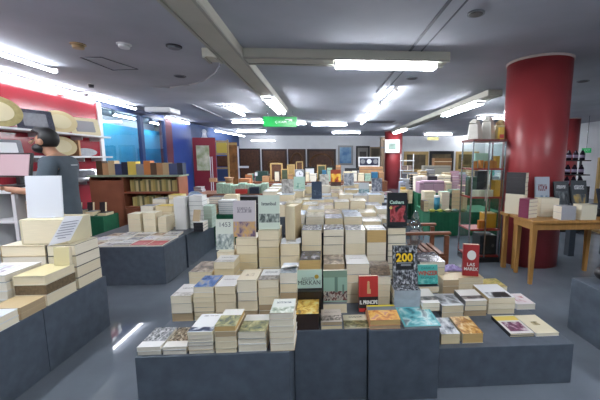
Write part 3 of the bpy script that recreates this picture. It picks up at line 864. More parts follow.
# ------------------------------------------------------------------ low plinth with single books
DZ = 0.27
def lay(px0, px1, ptop, y, n, l, desc, cover, label, pages, zb=DZ, rz=0.0, **k): return stack(px0, px1, ptop, y, zb, n, l, desc, cover, label, pages, rz=rz, **k)
lay(441, 461, 334, 1.9, 1, 0.22, '', A['wrap silver'], 'silver film wrapped book next to the teal picture book', [P2])
lay(462.5, 484, 333.5, 1.9, 1, 0.23, '', A['ochre swirl'], 'book with ochre swirl cover on the low plinth', [PG_ORANGE])
lay(510, 535, 333.5, 1.95, 2, 0.25, 'under the magenta flower cover', A['magenta flower'], 'white book with magenta flower print and yellow label on the bare corner', [P0], side=S_['dark'])
lay(535.6, 560, 333, 1.95, 1, 0.255, '', A['cream insect'], 'cream book with small insect drawing on the bare plinth corner', [P1])
lay(442, 464.5, 305.5, 2.23, 2, 0.22, 'under the grey figure cover', A['grey figure'], 'book with grey figure photo on the low plinth', [P0, P0])
lay(465, 488, 301, 2.25, 3, 0.22, 'under the cover with black photo strip', A['black strip'], 'white book with black photo strip across its cover on the low plinth', [P1, P0, PG_TAN])
lay(488.6, 516, 298, 2.27, 3, 0.27, 'under the white cover with black shoe', A['black shoe'], 'white book with black shoe shape on its cover, low plinth', [P1, P1, P0])
lay(517, 536, 304, 2.33, 1, 0.2, '', A['pink sprig'], 'pale book with pink sprig beside the black shoe cover', [P3])
o, (xc, zt, w) = lay(446, 484, 278, 2.68, 3, 0.16, 'of long books under the red standing novel', S_['tan'], 'long tan book lying under the red standing novel', [P0], spine='back')
o, w, l = standing(462, 476.5, 243, 277, 2.76, 0.045, A['red novel'], P1, 'red novel with white oval and lettering, standing on the low plinth', 3, zb=zt + 0.001, rz=R(-14))
bm = bmesh.new(); bm_cyl(bm, (0.004, l * 0.66, 0.0452), (0.004, l * 0.66, 0.0462), 0.038, n=24)
for v in bm.verts: v.co.y = l * 0.66 + (v.co.y - l * 0.66) * 1.15
fin('white_oval', bm, INKW, o)
lettering(o, 'LAS', 0, l * 0.36, 0.0458, 0.042, INKW, bold=0.001)
lettering(o, 'MAREX', 0, l * 0.22, 0.0458, 0.04, INKW, sx=0.9, bold=0.001)
lay(486, 508, 287, 2.62, 1, 0.2, '', A['garden'], 'green and ochre illustrated book on the far corner of the low plinth', [P1])
lay(443, 460, 280, 2.5, 3, 0.12, 'of brown edged paperbacks on the low plinth', S_['tan'], 'small tan paperback before the long tan book', [PG_TAN])
# a folded lilac cloth
p = oy(455, 271, 2.86)
bm = bmesh.new()
bmesh.ops.create_grid(bm, x_segments=18, y_segments=12, size=0.5)
for v in bm.verts:
    r_ = math.hypot(v.co.x, v.co.y) * 2
    v.co = Vector((v.co.x * 0.2, v.co.y * 0.13, 0.002 + 0.05 * max(0, 1 - r_ * r_ * 0.8) * (0.75 + 0.3 * math.sin(v.co.x * 22) * math.cos(v.co.y * 17))))
for f in bm.faces: f.smooth = True
cl = fin('folded_cloth', bm, A['lilac cloth'], loc=(0, 0, 0))
cl.modifiers.new('s', 'SOLIDIFY').thickness = 0.002
# it lies on a stack of its own
o, (xc, zt, w) = lay(444, 463, 272, 2.85, 4, 0.15, 'carrying the lilac cloth', S_['white'], 'book carrying the folded lilac cloth', [P0, P0])
cl.location = (xc, 2.925, zt + 0.001)
tag(cl, 'folded lilac cloth beside the red standing novel', 'cloth')

# ------------------------------------------------------------------ near left table
def pile(x1, w, y0, y1, zb, ts, desc, covers, pages, sides, label0, group=None, rz=0.0):
    """bottom to top list of thicknesses ts; right edge at x1"""
    z = zb
    n = len(ts)
    for i, t in enumerate(ts):
        k = n - 1 - i
        o = book(w - random.uniform(0, 0.006), y1 - y0 - random.uniform(0, 0.008), t - 0.0004, covers[min(k, len(covers) - 1)], pages[min(k, len(pages) - 1)],
                 (x1 - w / 2 - random.uniform(0, 0.004), y0, z), rz, label0 if k == 0 else '%s book down in the stack %s' % (ORD[k], desc), group or ('books in the stack ' + desc), side=sides[min(k, len(sides) - 1)], soft=t < 0.05)
        z += t
    return z
z1 = pile(-1.887, 0.21, 2.51, 2.775, PZ, (0.088, 0.088, 0.087, 0.086), 'of four thick volumes on the near table', [S_['cream']], [P1, P1, P0], [S_['dark']], 'topmost of the four thick cream edged volumes on the near table')
pile(-1.887, 0.21, 2.225, 2.495, PZ, (0.075, 0.075, 0.062), 'with a brown middle before the four thick volumes', [mat('cover straw', '#ddd2a4', 0.5), S_['tan'], S_['cream']], [P0, mat('brown pages', '#6d5c44', 0.85, 0.25, 60), P0], [S_['cream']], 'yellowish book on the stack before the four thick volumes')
pile(-1.887, 0.2, 2.03, 2.215, PZ, (0.04, 0.04), 'of pinkish brown books at the plinth edge', [S_['tan']], [PG_TAN], [S_['tan']], 'low pinkish brown book on the plinth edge of the near table')
pile(-1.887, 0.22, 1.72, 2.02, PZ, (0.042, 0.042), 'of white books at the frame edge', [A['curl white']], [P1], [S_['white']], 'white book with pale blue cover nearest the frame edge')
pile(-2.115, 0.28, 2.2, 2.49, PZ, (0.06, 0.06, 0.06, 0.05), 'of pale books under the frame edge, inner row', [A['flower white']], [P3, P3], [S_['grey'], S_['white']], 'pale book with small violet mark on the inner row of the near table')
z6 = pile(-2.105, 0.32, 2.51, 2.79, PZ, (0.09, 0.087, 0.09, 0.082), 'of thick pale volumes below the white panel', [S_['cream']], [P0, P3], [S_['tan']], 'thick pale volume below the cream box at the frame edge')
zb_ = 0.8005
bx = empty('book_set', 'big cream boxed set carrying the blank white panel', 'book box', (-2.12, 2.66, zb_))
box('slipcase', (0, 0, 0.095), (0.34, 0.25, 0.19), mat('cream slipcase', '#d9cfae', 0.7, 0.05, 6), bx, bevel=0.004)
box('page_edges', (0, -0.1265, 0.095), (0.30, 0.003, 0.172), P0, bx)
pn = empty('blank_board', 'blank white upright panel standing on the cream boxed set', 'panel', (-2.165, 2.62, zb_ + 0.1915), R(4))
bm = bmesh.new()
bm_box(bm, (0, 0.012, 0.16), (0.25, 0.012, 0.325), rot=Matrix.Rotation(R(-4), 4, 'X'))
fin('board', bm, WHITEM, pn, bevel=0.002)
box('foot', (0, 0.02, 0.004), (0.14, 0.09, 0.008), WHITEM, pn)
q = [oy(48, 246, 2.50), oy(70, 240.5, 2.50), oy(83, 216, 2.504), oy(65, 216, 2.504)]
zlow = min(v.z for v in q)
lf = empty('leaflet', 'tilted white leaflet with grey lines leaning on the cream boxed set', 'leaflet', (q[0].x, 2.50, zlow))
bm = bmesh.new()
bm.faces.new([bm.verts.new(v - Vector((q[0].x, 2.50, zlow))) for v in q])
sh = fin('sheet', bm, mat('leaflet paper', '#e6e6ea', 0.6), lf)
sh.modifiers.new('s', 'SOLIDIFY').thickness = 0.002
bm = bmesh.new()
for i in range(7):
    t_ = 0.2 + i * 0.1
    c_ = q[0].lerp(q[3], t_).lerp(q[1].lerp(q[2], t_), 0.5) - Vector((q[0].x, 2.50, zlow))
    bm_box(bm, (c_.x, c_.y - 0.003, c_.z), ((q[1] - q[0]).length * (0.7 if i else 0.35), 0.001, 0.006), rot=Matrix.Rotation(R(-8), 4, 'Y'))
fin('printed_lines', bm, mat('grey print', '#9a9aa6', 0.6), lf)
book(0.105, 0.135, 0.03, mat('cover straw', '#ddd2a4', 0.5), P0, (-1.945, 2.47, 0.6625), R(3), 'small yellowish book standing before the four thick volumes', None, rx=R(86), side=S_['cream'])

# ------------------------------------------------------------------ right table
TZ = 0.75
tb = empty('wooden_table', 'honey coloured wooden table before the red column', 'table', (2.92, 3.675, 0))
box('table_top', (0, 0, TZ - 0.018), (1.20, 0.46, 0.036), WOOD, tb, bevel=0.006)
bm = bmesh.new()
for yy in (-0.19, 0.19): bm_box(bm, (0, yy, TZ - 0.075), (1.12, 0.02, 0.075))
for xx in (-0.56, 0.56): bm_box(bm, (xx, 0, TZ - 0.075), (0.02, 0.38, 0.075))
fin('apron', bm, WOOD, tb)
for xx, yy in ((-0.56, -0.195), (0.55, -0.195), (-0.50, 0.19), (0.42, 0.19)):
    if True:
        bm = bmesh.new()
        bm_cyl(bm, (xx, yy, 0), (xx, yy, TZ - 0.037), 0.027, 0.042, n=4)
        for v in bm.verts: v.co = Vector((xx, yy, 0)) + Matrix.Rotation(R(45), 3, 'Z') @ (v.co - Vector((xx, yy, 0)))
        l_ = fin('leg', bm, WOOD, tb, bevel=0.003)
        for f in l_.data.polygons: f.use_smooth = False
tb2 = empty('wooden_table', 'narrow wooden side table between the glass case and red column', 'table', (2.43, 4.008, 0))
box('table_top', (0.0, 0, TZ - 0.018), (0.26, 0.19, 0.036), WOOD, tb2, bevel=0.004)
for xx, yy in ((-0.06, 0.06), (0.05, 0.0)):
    bm = bmesh.new(); bm_box(bm, (xx, yy, 0.357), (0.05, 0.05, 0.714)); fin('leg', bm, WOOD, tb2, bevel=0.003)

def tstack(px0, px1, ptop, y, n, l, desc, top, lab, pages, side, rz=0.0, spine='front', zb=TZ):
    return stack(px0, px1, ptop, y, zb, n, l, desc, top, lab, pages, side=side, rz=rz, spine=spine, jit=0.003)
dkn = [S_['dark']] * 5 + [S_['cream']] * 6
tstack(507.5, 525.5, 172.5, 3.905, 10, 0.11, 'of dark and pale spines on the wooden table', S_['dark'], 'dark spined book topping the tall stack on the wooden table', [P1], dkn, R(-50))
tstack(527, 541, 199, 3.62, 5, 0.13, 'of magenta spined books on the table corner', S_['magenta'], 'magenta spined book on the corner stack of the wooden table', [P1], S_['magenta'], R(24), 'left')
o, (xc, zt, w) = tstack(541.6, 560, 198.5, 3.70, 4, 0.15, 'of cream books right of the magenta spines', S_['cream'], 'cream book right of the magenta spined stack', [P1], S_['cream'], 0, 'right')
p = oy(541.5, 197, 3.585)
o, w, l = standing(535, 549, 177, 204, 3.893, 0.02, A['blue letters'], P1, 'pale blue grey book with lettering standing on the cream table stacks', 6, zb=TZ + 0.001)
bk1, w, l = standing(556, 569.5, 182, 206.5, 3.82, 0.02, A['slate portrait'], P1, 'dark portrait book leaning back, nearer the red column', 14, rz=R(-6), zb=TZ + 0.001)
bk2, w, l = standing(573, 587.5, 181, 206.5, 3.80, 0.02, art('print slate portrait two', '#43484c', ('#272b2f', '#5a6165', '#b59a5c'), (0.1, 0.1, 0.9, 0.6), 3, title=(0.74, 0.86), tcol='#c9ccd0', rough=0.25), P1, 'dark book with ochre picture leaning beside the portrait book', 12, rz=R(-4), zb=TZ + 0.001)
tstack(562, 577, 206.5, 3.47, 2, 0.14, 'of grey books at the front of the wooden table', S_['silver'], 'grey book lying before the leaning portrait book', [P3], S_['silver'])
tstack(582, 598, 205, 3.46, 3, 0.14, 'of cream books at the front of the wooden table', S_['cream'], 'cream book lying before the ochre pictured book', [P1], S_['cream'])
# dark sloped reading stand at the frame edge
st = empty('display_stand', 'black case with a sloped dark board at the frame edge', 'stand', (3.38, 3.72, TZ + 0.0005))
box('case', (0, 0.02, 0.045), (0.26, 0.16, 0.09), BLACK, st, bevel=0.01)
bm = bmesh.new(); bm_box(bm, (0.03, 0.0, 0.215), (0.22, 0.014, 0.24), rot=Matrix.Rotation(R(-18), 4, 'X'))
fin('board', bm, mat('dark blue board', '#2a2e3a', 0.3), st)

# glass display case
gc = empty('display_case', 'glass display case with red shelves left of the red column', 'display case', (2.2, 4.45, 0))
W2, D2, H2 = 0.22, 0.17, 1.70
box('base', (0, 0, 0.03), (0.45, 0.36, 0.06), BLACK, gc)
CRED = mat('red shelf', '#b3302b', 0.35)
for i, z in enumerate((0.085, 0.46, 0.91, 1.30)): box('shelf', (0, 0, z), (0.42, 0.33, 0.02), CRED, gc)
box('top', (0, 0, H2 - 0.015), (0.47, 0.38, 0.03), mat('dark red board', '#6d2a26', 0.4), gc)
for xx, yy in ((-W2, -D2), (W2, -D2), (-W2, D2), (W2, D2), (0.0, -D2)):
    box('post', (xx, yy, H2 / 2), (0.018, 0.018, H2 - 0.06), CHROME, gc)
for xx in (-W2, W2): box('glass_pane', (xx, 0, H2 / 2), (0.004, 2 * D2 - 0.03, H2 - 0.12), GLASS, gc)
for xx in (-W2 / 2, W2 / 2): box('glass_pane', (xx, -D2, H2 / 2), (W2 - 0.025, 0.004, H2 - 0.12), GLASS, gc)
for xx in (-0.03,): box('handle', (xx, -D2 - 0.014, 0.95), (0.012, 0.01, 0.16), CHROME, gc)
ORA = mat('orange packaging', '#d9822b', 0.45, 0.08, 10)
YEL = mat('yellow orange packaging', '#dba02f', 0.4, 0.15, 4)
def carton(px0, px1, pt, y, zb, d, m, label, name='box', cat='box', tape=None, rz=0.0, group=None):
    a, b = oy(px0, pt, y), oy(px1, pt, y)
    h = a.z - zb
    o = empty(name, label, cat, ((a.x + b.x) / 2, y + d / 2, zb + 0.0005), rz, group)
    w = b.x - a.x - 0.003
    box('body', (0, 0, h / 2 - 0.002), (w, d, h - 0.004), m, o, bevel=min(0.006, w * 0.05))
    box('lid_seam', (0, -d / 2 - 0.0005, h * 0.8), (w * 0.98, 0.002, max(0.004, h * 0.03)), tape or GRV, o)
    return o
caseg = 'orange boxes in the glass case'
def at_case(x, y, z, s, m, label, lid=True, name='box', cat='box'):
    o = empty(name, label, cat, (2.2 + x * 0.86, 4.45 + y, z))
    box('body', (0, 0, s[2] / 2), s, m, o, bevel=0.004)
    box('lid', (0, 0, s[2] + 0.004), (s[0] * 1.02, s[1] * 1.02, 0.007), m, o)
for k, x in enumerate((-0.18, -0.08, 0.02, 0.08, 0.14)):
    at_case(x, -0.09, 1.311, (0.05, 0.06, 0.09 + 0.01 * (k % 2)), ORA, '%s small orange box from the outer post on the upper red shelf' % ('first', 'second', 'third', 'fourth', 'fifth')[k])
at_case(0.19, -0.06, 1.311, (0.06, 0.08, 0.16), YEL, 'tall yellow box at the inner end of the upper red shelf')
at_case(-0.02, 0.04, 1.311, (0.2, 0.1, 0.2), mat('pale green pack', '#bfe0d0', 0.4), 'large pale green pack at the back of the upper red shelf')
for k in range(6): at_case(-0.19 + k * 0.058, -0.11, 0.921, (0.045, 0.05, 0.085), P1, '%s small cream box from the outer post on the middle shelf' % ('first', 'second', 'third', 'fourth', 'fifth', 'sixth')[k])
at_case(0.185, -0.09, 0.921, (0.085, 0.1, 0.22), YEL, 'tall yellow orange box at the inner end of the middle shelf')
at_case(0.02, 0.05, 0.921, (0.16, 0.1, 0.34), mat('black drawer unit', '#22262e', 0.35), 'dark blue drawer unit at the back of the middle shelf')
at_case(-0.15, 0.05, 0.921, (0.12, 0.1, 0.26), mat('dark green pack', '#3c5a4a', 0.5), 'dark green pack at the back of the middle shelf')
at_case(0.14, 0.0, 0.471, (0.17, 0.16, 0.20), YEL, 'large yellow orange box on the lower red shelf')
for k, x in enumerate((-0.06, 0.0)): at_case(x, -0.11, 0.471, (0.045, 0.05, 0.11), ORA, 'small orange box %s on the lower red shelf' % ('nearer the outer side' if k == 0 else 'beside the large yellow box'))
o = empty('safe', 'black safe box on the floor shelf of the glass case', 'safe', (2.2 + 0.08, 4.44, 0.096))
box('body', (0, 0, 0.14), (0.24, 0.26, 0.28), BLACK, o, bevel=0.012)
box('door', (0, -0.132, 0.14), (0.2, 0.008, 0.24), mat('dark door', '#22252b', 0.3), o)
bm = bmesh.new(); bm_cyl(bm, (0.05, -0.136, 0.14), (0.05, -0.152, 0.14), 0.018, n=16); fin('dial', bm, CHROME, o)
# wrapped shapes on top of the case
PLW = mat('white wrapped plastic', '#d9d6cc', 0.3, 0.08, 8)
def tent(px0, px1, pt, y, zb, label, m):
    a, b = oy(px0, pt, y), oy(px1, pt, y)
    w, h = b.x - a.x, a.z - zb
    o = empty('wrapped_ornament', label, 'ornament', ((a.x + b.x) / 2, y, zb + 0.0005))
    bm = bmesh.new()
    bm_cyl(bm, (0, 0, 0), (0, 0, h * 0.78), w * 0.66, w * 0.5, n=5)
    bm_cyl(bm, (0, 0, h * 0.775), (w * 0.1, 0, h), w * 0.5, w * 0.26, n=5)
    for f in bm.faces: f.smooth = False
    fin('wrapping', bm, m, o)
    box('base', (0, 0, 0.006), (w * 0.8, w * 0.6, 0.012), CARD, o)
tent(469, 481, 120, 4.38, H2, 'pointed white wrapped ornament on the case top, outer one', PLW)
tent(482.5, 494, 117, 4.45, H2, 'taller white wrapped ornament on the case top, middle one', PLW)
tent(495, 507, 121, 4.5, H2, 'cream wrapped ornament on the case top near the column', mat('cream wrap', '#d6c593', 0.4, 0.1, 8))
o = empty('card_box', 'small yellow and red box on the case top by the column', 'box', (2.2 + 0.18, 4.34, H2 + 0.0005))
box('body', (0, 0, 0.08), (0.06, 0.05, 0.16), mat('yellow box', '#d9b84a', 0.4), o); box('label_band', (0, -0.0255, 0.04), (0.06, 0.002, 0.05), CRED, o)

# wooden slatted bench and clear bag
bn = empty('slatted_bench', 'brown slatted wooden bench behind the low plinth', 'bench', (1.005, 3.50, 0))
for xx in (-0.27, 0.27):
    for yy in (-0.22, 0.24): box('leg', (xx, yy, 0.32), (0.045, 0.045, 0.64), WOODD, bn, bevel=0.004)
bm = bmesh.new()
for k in range(7): bm_box(bm, (-0.225 + k * 0.075, 0.01, 0.43), (0.05, 0.46, 0.02))
fin('seat_slats', bm, WOODD, bn)
for yy in (-0.22, 0.24): box('arm_rail', (0, yy, 0.665), (0.62, 0.055, 0.03), WOODD, bn, bevel=0.008)
for yy in (-0.22, 0.24): box('seat_rail', (0, yy, 0.39), (0.54, 0.03, 0.05), WOODD, bn)
for xx in (-0.27, 0.27): box('side_rail', (xx, 0.01, 0.39), (0.03, 0.44, 0.05), WOODD, bn)
PLAST = glass('clear plastic', '#dfe6ea', 0.12, 0.9)
bg = empty('plastic_bag', 'clear crinkled plastic bag standing on the slatted bench', 'bag', (1.0, 3.53, 0.441))
bm = bmesh.new()
bm_ball(bm, (0, 0, 0.16), (0.11, 0.09, 0.16), 16)
bm_cyl(bm, (0, 0, 0.27), (0.02, 0, 0.42), 0.07, 0.02, n=12)
for v in bm.verts: v.co += Vector((math.sin(v.co.z * 40 + v.co.x * 25), math.cos(v.co.z * 35), 0)) * 0.008; v.co.z = max(v.co.z, 0)
fin('wrapping', bm, PLAST, bg)
bm = bmesh.new(); bm_box(bm, (0, 0, 0.12), (0.08, 0.06, 0.16)); fin('contents', bm, mat('pale contents', '#c9c5c2', 0.5, 0.2, 20), bg)

# dark bag on the plinth at the frame edge
bg = empty('dark_bag', 'dark bag lying on the plinth at the frame edge', 'bag', (2.32, 2.38, PZ + 0.0005))
bm = bmesh.new(); bm_ball(bm, (0, 0, 0.075), (0.16, 0.1, 0.075), 16)
fin('body', bm, BLACK, bg)
bm = bmesh.new()
for i in range(8):
    a0, a1 = math.pi * i / 8, math.pi * (i + 1) / 8
    bm_cyl(bm, (0.09 * math.cos(a0), 0, 0.12 + 0.08 * math.sin(a0)), (0.09 * math.cos(a1), 0, 0.12 + 0.08 * math.sin(a1)), 0.008, n=8)
fin('handle', bm, BLACK, bg)

# ------------------------------------------------------------------ stacks on the stepped risers
STAND = {5: [(292, 303.5, 177, 'pale mint', 'pale mint book standing up among the rear stacks', 4), ],
         3: [(312.5, 323, 182, 'dusk blue', 'dark blue book standing up among the rear stacks', 4)],
         6: [(332, 342.5, 170, 'sunset', 'book with orange sunset cover standing at the rear of the display', 4)],
         4: [(353.5, 364, 183, 'white mountain', 'white book with pale mountain picture standing at the rear', 4)]}
for ri, (y, zt, xa, xb, nm) in enumerate(ROWS):
    x = xa
    k = 0
    wbk = 0.158
    while x + wbk <= xb + 0.001:
        z0 = zt - RISE
        zz = zt + random.uniform(-0.035, 0.04)
        st_ = None
        for s_ in STAND.get(ri, []):
            cx = (oy(s_[0], 190, y).x + oy(s_[1], 190, y).x) / 2
            if x <= cx < x + wbk + 0.004: st_ = s_; zz = zt - 0.02
        n = 2 if ri < 2 or (k + ri) % 3 == 0 else 1
        h = zz - z0
        ts = [h / n] * n
        d_ = '%s along, %s riser row' % (ORD[k].replace('top', 'first'), nm)
        z = z0
        for i in range(n):
            kk = n - 1 - i
            cv = FIELD[(k * 5 + ri * 3 + i * 2) % 6] if kk == 0 else S_['cream']
            book(wbk - random.uniform(0, 0.006), 0.235, ts[i] - 0.0005, cv, random.choice([P0, P0, P1, P3, P2]), (x + wbk / 2, y + random.uniform(0, 0.01), z), R(random.uniform(-1.5, 1.5)),
                 '%s book of the stack %s of the display' % (ORD[kk], d_), 'books on the stepped risers', side=random.choice([S_['cream'], S_['tan'], S_['grey'], S_['white']]))
            z += ts[i]
        if st_:
            wd = oy(st_[1], 190, y).x - oy(st_[0], 190, y).x
            l_ = (oy(st_[0], st_[2], y + 0.05).z - z) / math.cos(R(4))
            book(min(wd, wbk), l_, 0.025, A[st_[3]], P1, (x + wbk / 2, y + 0.10, z + 0.001), 0, '!' + st_[4], None, rx=R(86), side=S_['grey'])
        elif (k * 7 + ri * 5) % 9 == 4 and ri > 2:
            book(0.13, 0.16, 0.03, FIELD[(k + ri) % 6], P1, (x + wbk / 2, y + 0.12, z + 0.001), R(random.uniform(-6, 6)), 'pale book standing on the stack %s' % d_, 'books on the stepped risers', rx=R(84), side=S_['cream'])
        x += wbk + 0.004
        k += 1

# ------------------------------------------------------------------ magazine table
MAGS = ['white magazine', 'grey magazine', 'warm magazine', 'grey card', 'letters grey', 'flower white']
for r_, (y, n) in enumerate(((3.735, 6), (3.96, 6), (4.19, 5))):
    for k in range(n):
        x = -1.955 - k * 0.18 - (0.015 * r_)
        red = r_ == 0 and k < 2
        cv = A['red magazine'] if red else A[MAGS[(k * 2 + r_ * 3) % 6]]
        book(0.178, 0.215, 0.012 + 0.006 * ((k + r_) % 3), cv, P3, (x, y, PZ + 0.0005), R(random.uniform(-4, 4)),
             ('red covered magazine, %s on the magazine plinth corner' % ('outermost' if k == 0 else 'second one in')) if red else '%s magazine in from the corner, %s row of the magazine plinth' % (ORD[k].replace('top', 'first'), ('front', 'second', 'third')[r_]), 'magazines on the slate plinth', side=S_['white'], name='magazine')
def fst(px0, px1, pt, y, n, l, desc, top, lab, pages, side=None, spine='left', **k): return stack(px0, px1, pt, y, PZ, n, l, desc, top, lab, pages, side=side, spine=spine, **k)
fst(173, 184.5, 197.5, 4.62, 4, 0.18, 'of plain white blocks on the magazine plinth', S_['white'], 'plain white block topping the white stack on the magazine plinth', [PG_WHITE], S_['white'])
fst(188, 202, 196, 4.68, 7, 0.2, 'of seven thin white books on the magazine plinth', S_['white'], 'thin white book topping the stack of seven on the magazine plinth', [PG_WHITE], S_['grey'])
fst(202.5, 211.5, 206, 4.72, 6, 0.2, 'of pale green books at the plinth edge', S_['mint'], 'pale green book topping the edge stack on the magazine plinth', [mat('pages green', '#b9c9b8', 0.7)], S_['mint'])
o, (xc, zt, w) = fst(193, 203, 222.5, 4.46, 3, 0.2, 'under the small portrait book', S_['white'], 'white book under the small leaning portrait book', [P3], S_['dark'], 'front')
standing(193, 200.5, 210, 222.3, 4.54, 0.02, A['portrait'], P1, 'small brown portrait book leaning up at the magazine plinth edge', 16, zb=zt + 0.001, rz=R(-12))
fst(142, 155, 213, 4.46, 3, 0.2, 'of big cream books behind the magazines', S_['cream'], 'big cream book behind the magazines, middle pile', [P0], S_['cream'])
fst(127, 140, 214, 4.46, 3, 0.2, 'of big cream books, outer pile', S_['cream'], 'big cream book behind the magazines, outer pile', [P0], S_['cream'])
fst(157, 166, 217, 4.46, 2, 0.2, 'of low cream books beside the white blocks', S_['cream'], 'low cream book between the cream piles and white blocks', [P0], S_['cream'])
fst(155, 172, 206, 4.75, 4, 0.2, 'of ochre books behind the cream piles', S_['yellow'], 'ochre edged book behind the cream piles', [P2, P0], S_['tan'])
fst(140, 153, 206, 4.75, 3, 0.2, 'of grey wrapped books behind the cream piles', A['wrap silver'], 'grey film wrapped book behind the cream piles', [P3], S_['silver'])
fst(168, 181, 195, 5.06, 6, 0.2, 'of mixed books at the far end', S_['yellow'], 'yellow covered book at the far end of the magazine plinth', [P2, P3], None)
fst(152, 166, 199, 5.06, 5, 0.2, 'of blue grey books at the far end', S_['grey'], 'blue grey book at the far end of the magazine plinth', [P3, P3], None)
p = oy(186, 186, 5.2)
bg = empty('plastic_bundle', 'blue grey plastic bundle behind the white stacks', 'bundle', (oy(196, 190, 5.2).x, 5.17, PZ + 0.0005))
bm = bmesh.new(); bm_cyl(bm, (0, 0, 0), (0, 0, 0.3), 0.09, 0.11, n=14); bm_ball(bm, (0, 0, 0.36), (0.14, 0.1, 0.13), 14)
for v in bm.verts: v.co += Vector((math.sin(v.co.z * 50), math.cos(v.co.z * 45 + v.co.x * 20), 0)) * 0.012
fin('wrapping', bm, mat('blue grey film', '#7f93ab', 0.25, 0.2, 16), bg)

# ------------------------------------------------------------------ person behind the near table
SKIN = mat('skin', '#a87c62', 0.55)
TEE = mat('charcoal tee', '#46515a', 0.85, 0.08, 12)
JEAN = mat('dark jeans', '#1d222d', 0.85, 0.1, 14)
HAIR = mat('black hair', '#131214', 0.55)
def skinned(name, pts, edges, root, m, parent, loc=(0, 0, 0), sub=2):
    me = bpy.data.meshes.new(name)
    me.from_pydata([p[:3] for p in pts], edges, [])
    o = link(name, me, m, parent, loc)
    md = o.modifiers.new('skin', 'SKIN')
    md.use_smooth_shade = True
    for i, p in enumerate(pts):
        sv = me.skin_vertices[0].data[i]
        sv.radius = (p[3], p[4] if len(p) > 4 else p[3])
        sv.use_root = (i == root)
    o.modifiers.new('sub', 'SUBSURF').levels = sub
    o.modifiers['sub'].render_levels = sub
    return o
man = empty('person', 'person with black hair and beard in charcoal T-shirt, looking down at the counter', 'person', (-2.575, 3.34, 0), R(103))
man.scale = (0.97, 0.97, 0.97)
# local frame: +Y is where the person faces, +X their right hand side, -X the left side turned to the aisle
B = [(0, 0, 0.95, 0.12, 0.09), (0, 0.0, 1.12, 0.135, 0.10), (0, 0.01, 1.32, 0.17, 0.125), (0, 0.0, 1.46, 0.13, 0.09), (0, 0.035, 1.525, 0.052, 0.052), (0, 0.09, 1.585, 0.058, 0.066),
     (0, 0.108, 1.665, 0.070, 0.086), (0, 0.095, 1.735, 0.052, 0.066),
     (0.17, 0, 1.45, 0.065, 0.065), (0.22, 0.02, 1.31, 0.052, 0.052), (0.235, 0.06, 1.17, 0.042, 0.042), (0.17, 0.26, 1.16, 0.034, 0.034), (0.14, 0.33, 1.17, 0.03, 0.022), (0.125, 0.40, 1.17, 0.034, 0.018),
     (-0.17, 0, 1.45, 0.065, 0.065), (-0.22, 0.02, 1.31, 0.052, 0.052), (-0.235, 0.06, 1.17, 0.042, 0.042), (-0.17, 0.27, 1.19, 0.034, 0.034), (-0.145, 0.35, 1.21, 0.03, 0.022), (-0.13, 0.42, 1.215, 0.034, 0.018),
     (0.095, 0.0, 0.86, 0.095, 0.10), (0.10, 0.02, 0.50, 0.062, 0.065), (0.10, -0.02, 0.10, 0.042, 0.045), (0.11, 0.12, 0.045, 0.045, 0.035),
     (-0.095, 0.0, 0.86, 0.095, 0.10), (-0.10, 0.02, 0.50, 0.062, 0.065), (-0.10, -0.02, 0.10, 0.042, 0.045), (-0.11, 0.12, 0.045, 0.045, 0.035)]
ED = [(0, 1), (1, 2), (2, 3), (3, 4), (4, 5), (5, 6), (6, 7), (3, 8), (8, 9), (9, 10), (10, 11), (11, 12), (12, 13), (3, 14), (14, 15), (15, 16), (16, 17), (17, 18), (18, 19),
      (0, 20), (20, 21), (21, 22), (22, 23), (0, 24), (24, 25), (25, 26), (26, 27)]
for hand, palm, sx in ((13, 12, 1), (19, 18, -1)):
    px_, py_, pz_ = B[hand][:3]
    for k in range(4):
        dx = (k - 1.5) * 0.019
        ln_ = (0.05, 0.06, 0.056, 0.042)[k]
        i0 = len(B)
        B += [(px_ + dx, py_ + 0.032, pz_ - 0.002, 0.0095), (px_ + dx * 1.1, py_ + 0.032 + ln_ * 0.5, pz_ - 0.012, 0.0085), (px_ + dx * 1.1, py_ + 0.03 + ln_ * 0.85, pz_ - 0.038, 0.0075)]
        ED += [(hand, i0), (i0, i0 + 1), (i0 + 1, i0 + 2)]
    i0 = len(B)
    B += [(px_ - sx * 0.036, py_ - 0.01, pz_ - 0.008, 0.011), (px_ - sx * 0.052, py_ + 0.026, pz_ - 0.022, 0.009)]
    ED += [(palm, i0), (i0, i0 + 1)]
skinned('body', B, ED, 0, SKIN, man)
T = [(0, 0, 0.87, 0.185, 0.155), (0, 0, 0.95, 0.178, 0.148), (0, 0, 1.12, 0.168, 0.132), (0, 0.01, 1.32, 0.192, 0.145), (0, 0.0, 1.455, 0.145, 0.10), (0, 0.005, 1.51, 0.075, 0.07),
     (0.17, 0, 1.45, 0.082, 0.082), (0.222, 0.022, 1.30, 0.074, 0.074), (0.228, 0.035, 1.24, 0.074, 0.074), (-0.17, 0, 1.45, 0.082, 0.082), (-0.222, 0.022, 1.30, 0.074, 0.074), (-0.228, 0.035, 1.24, 0.074, 0.074)]
tee = skinned('tshirt', T, [(0, 1), (1, 2), (2, 3), (3, 4), (4, 5), (4, 6), (6, 7), (7, 8), (4, 9), (9, 10), (10, 11)], 0, TEE, man)
bm = bmesh.new(); bm_box(bm, (0, -0.123, 1.425), (0.13, 0.004, 0.012))
fin('printed_line', bm, mat('pale print', '#aab0b6', 0.7), tee)
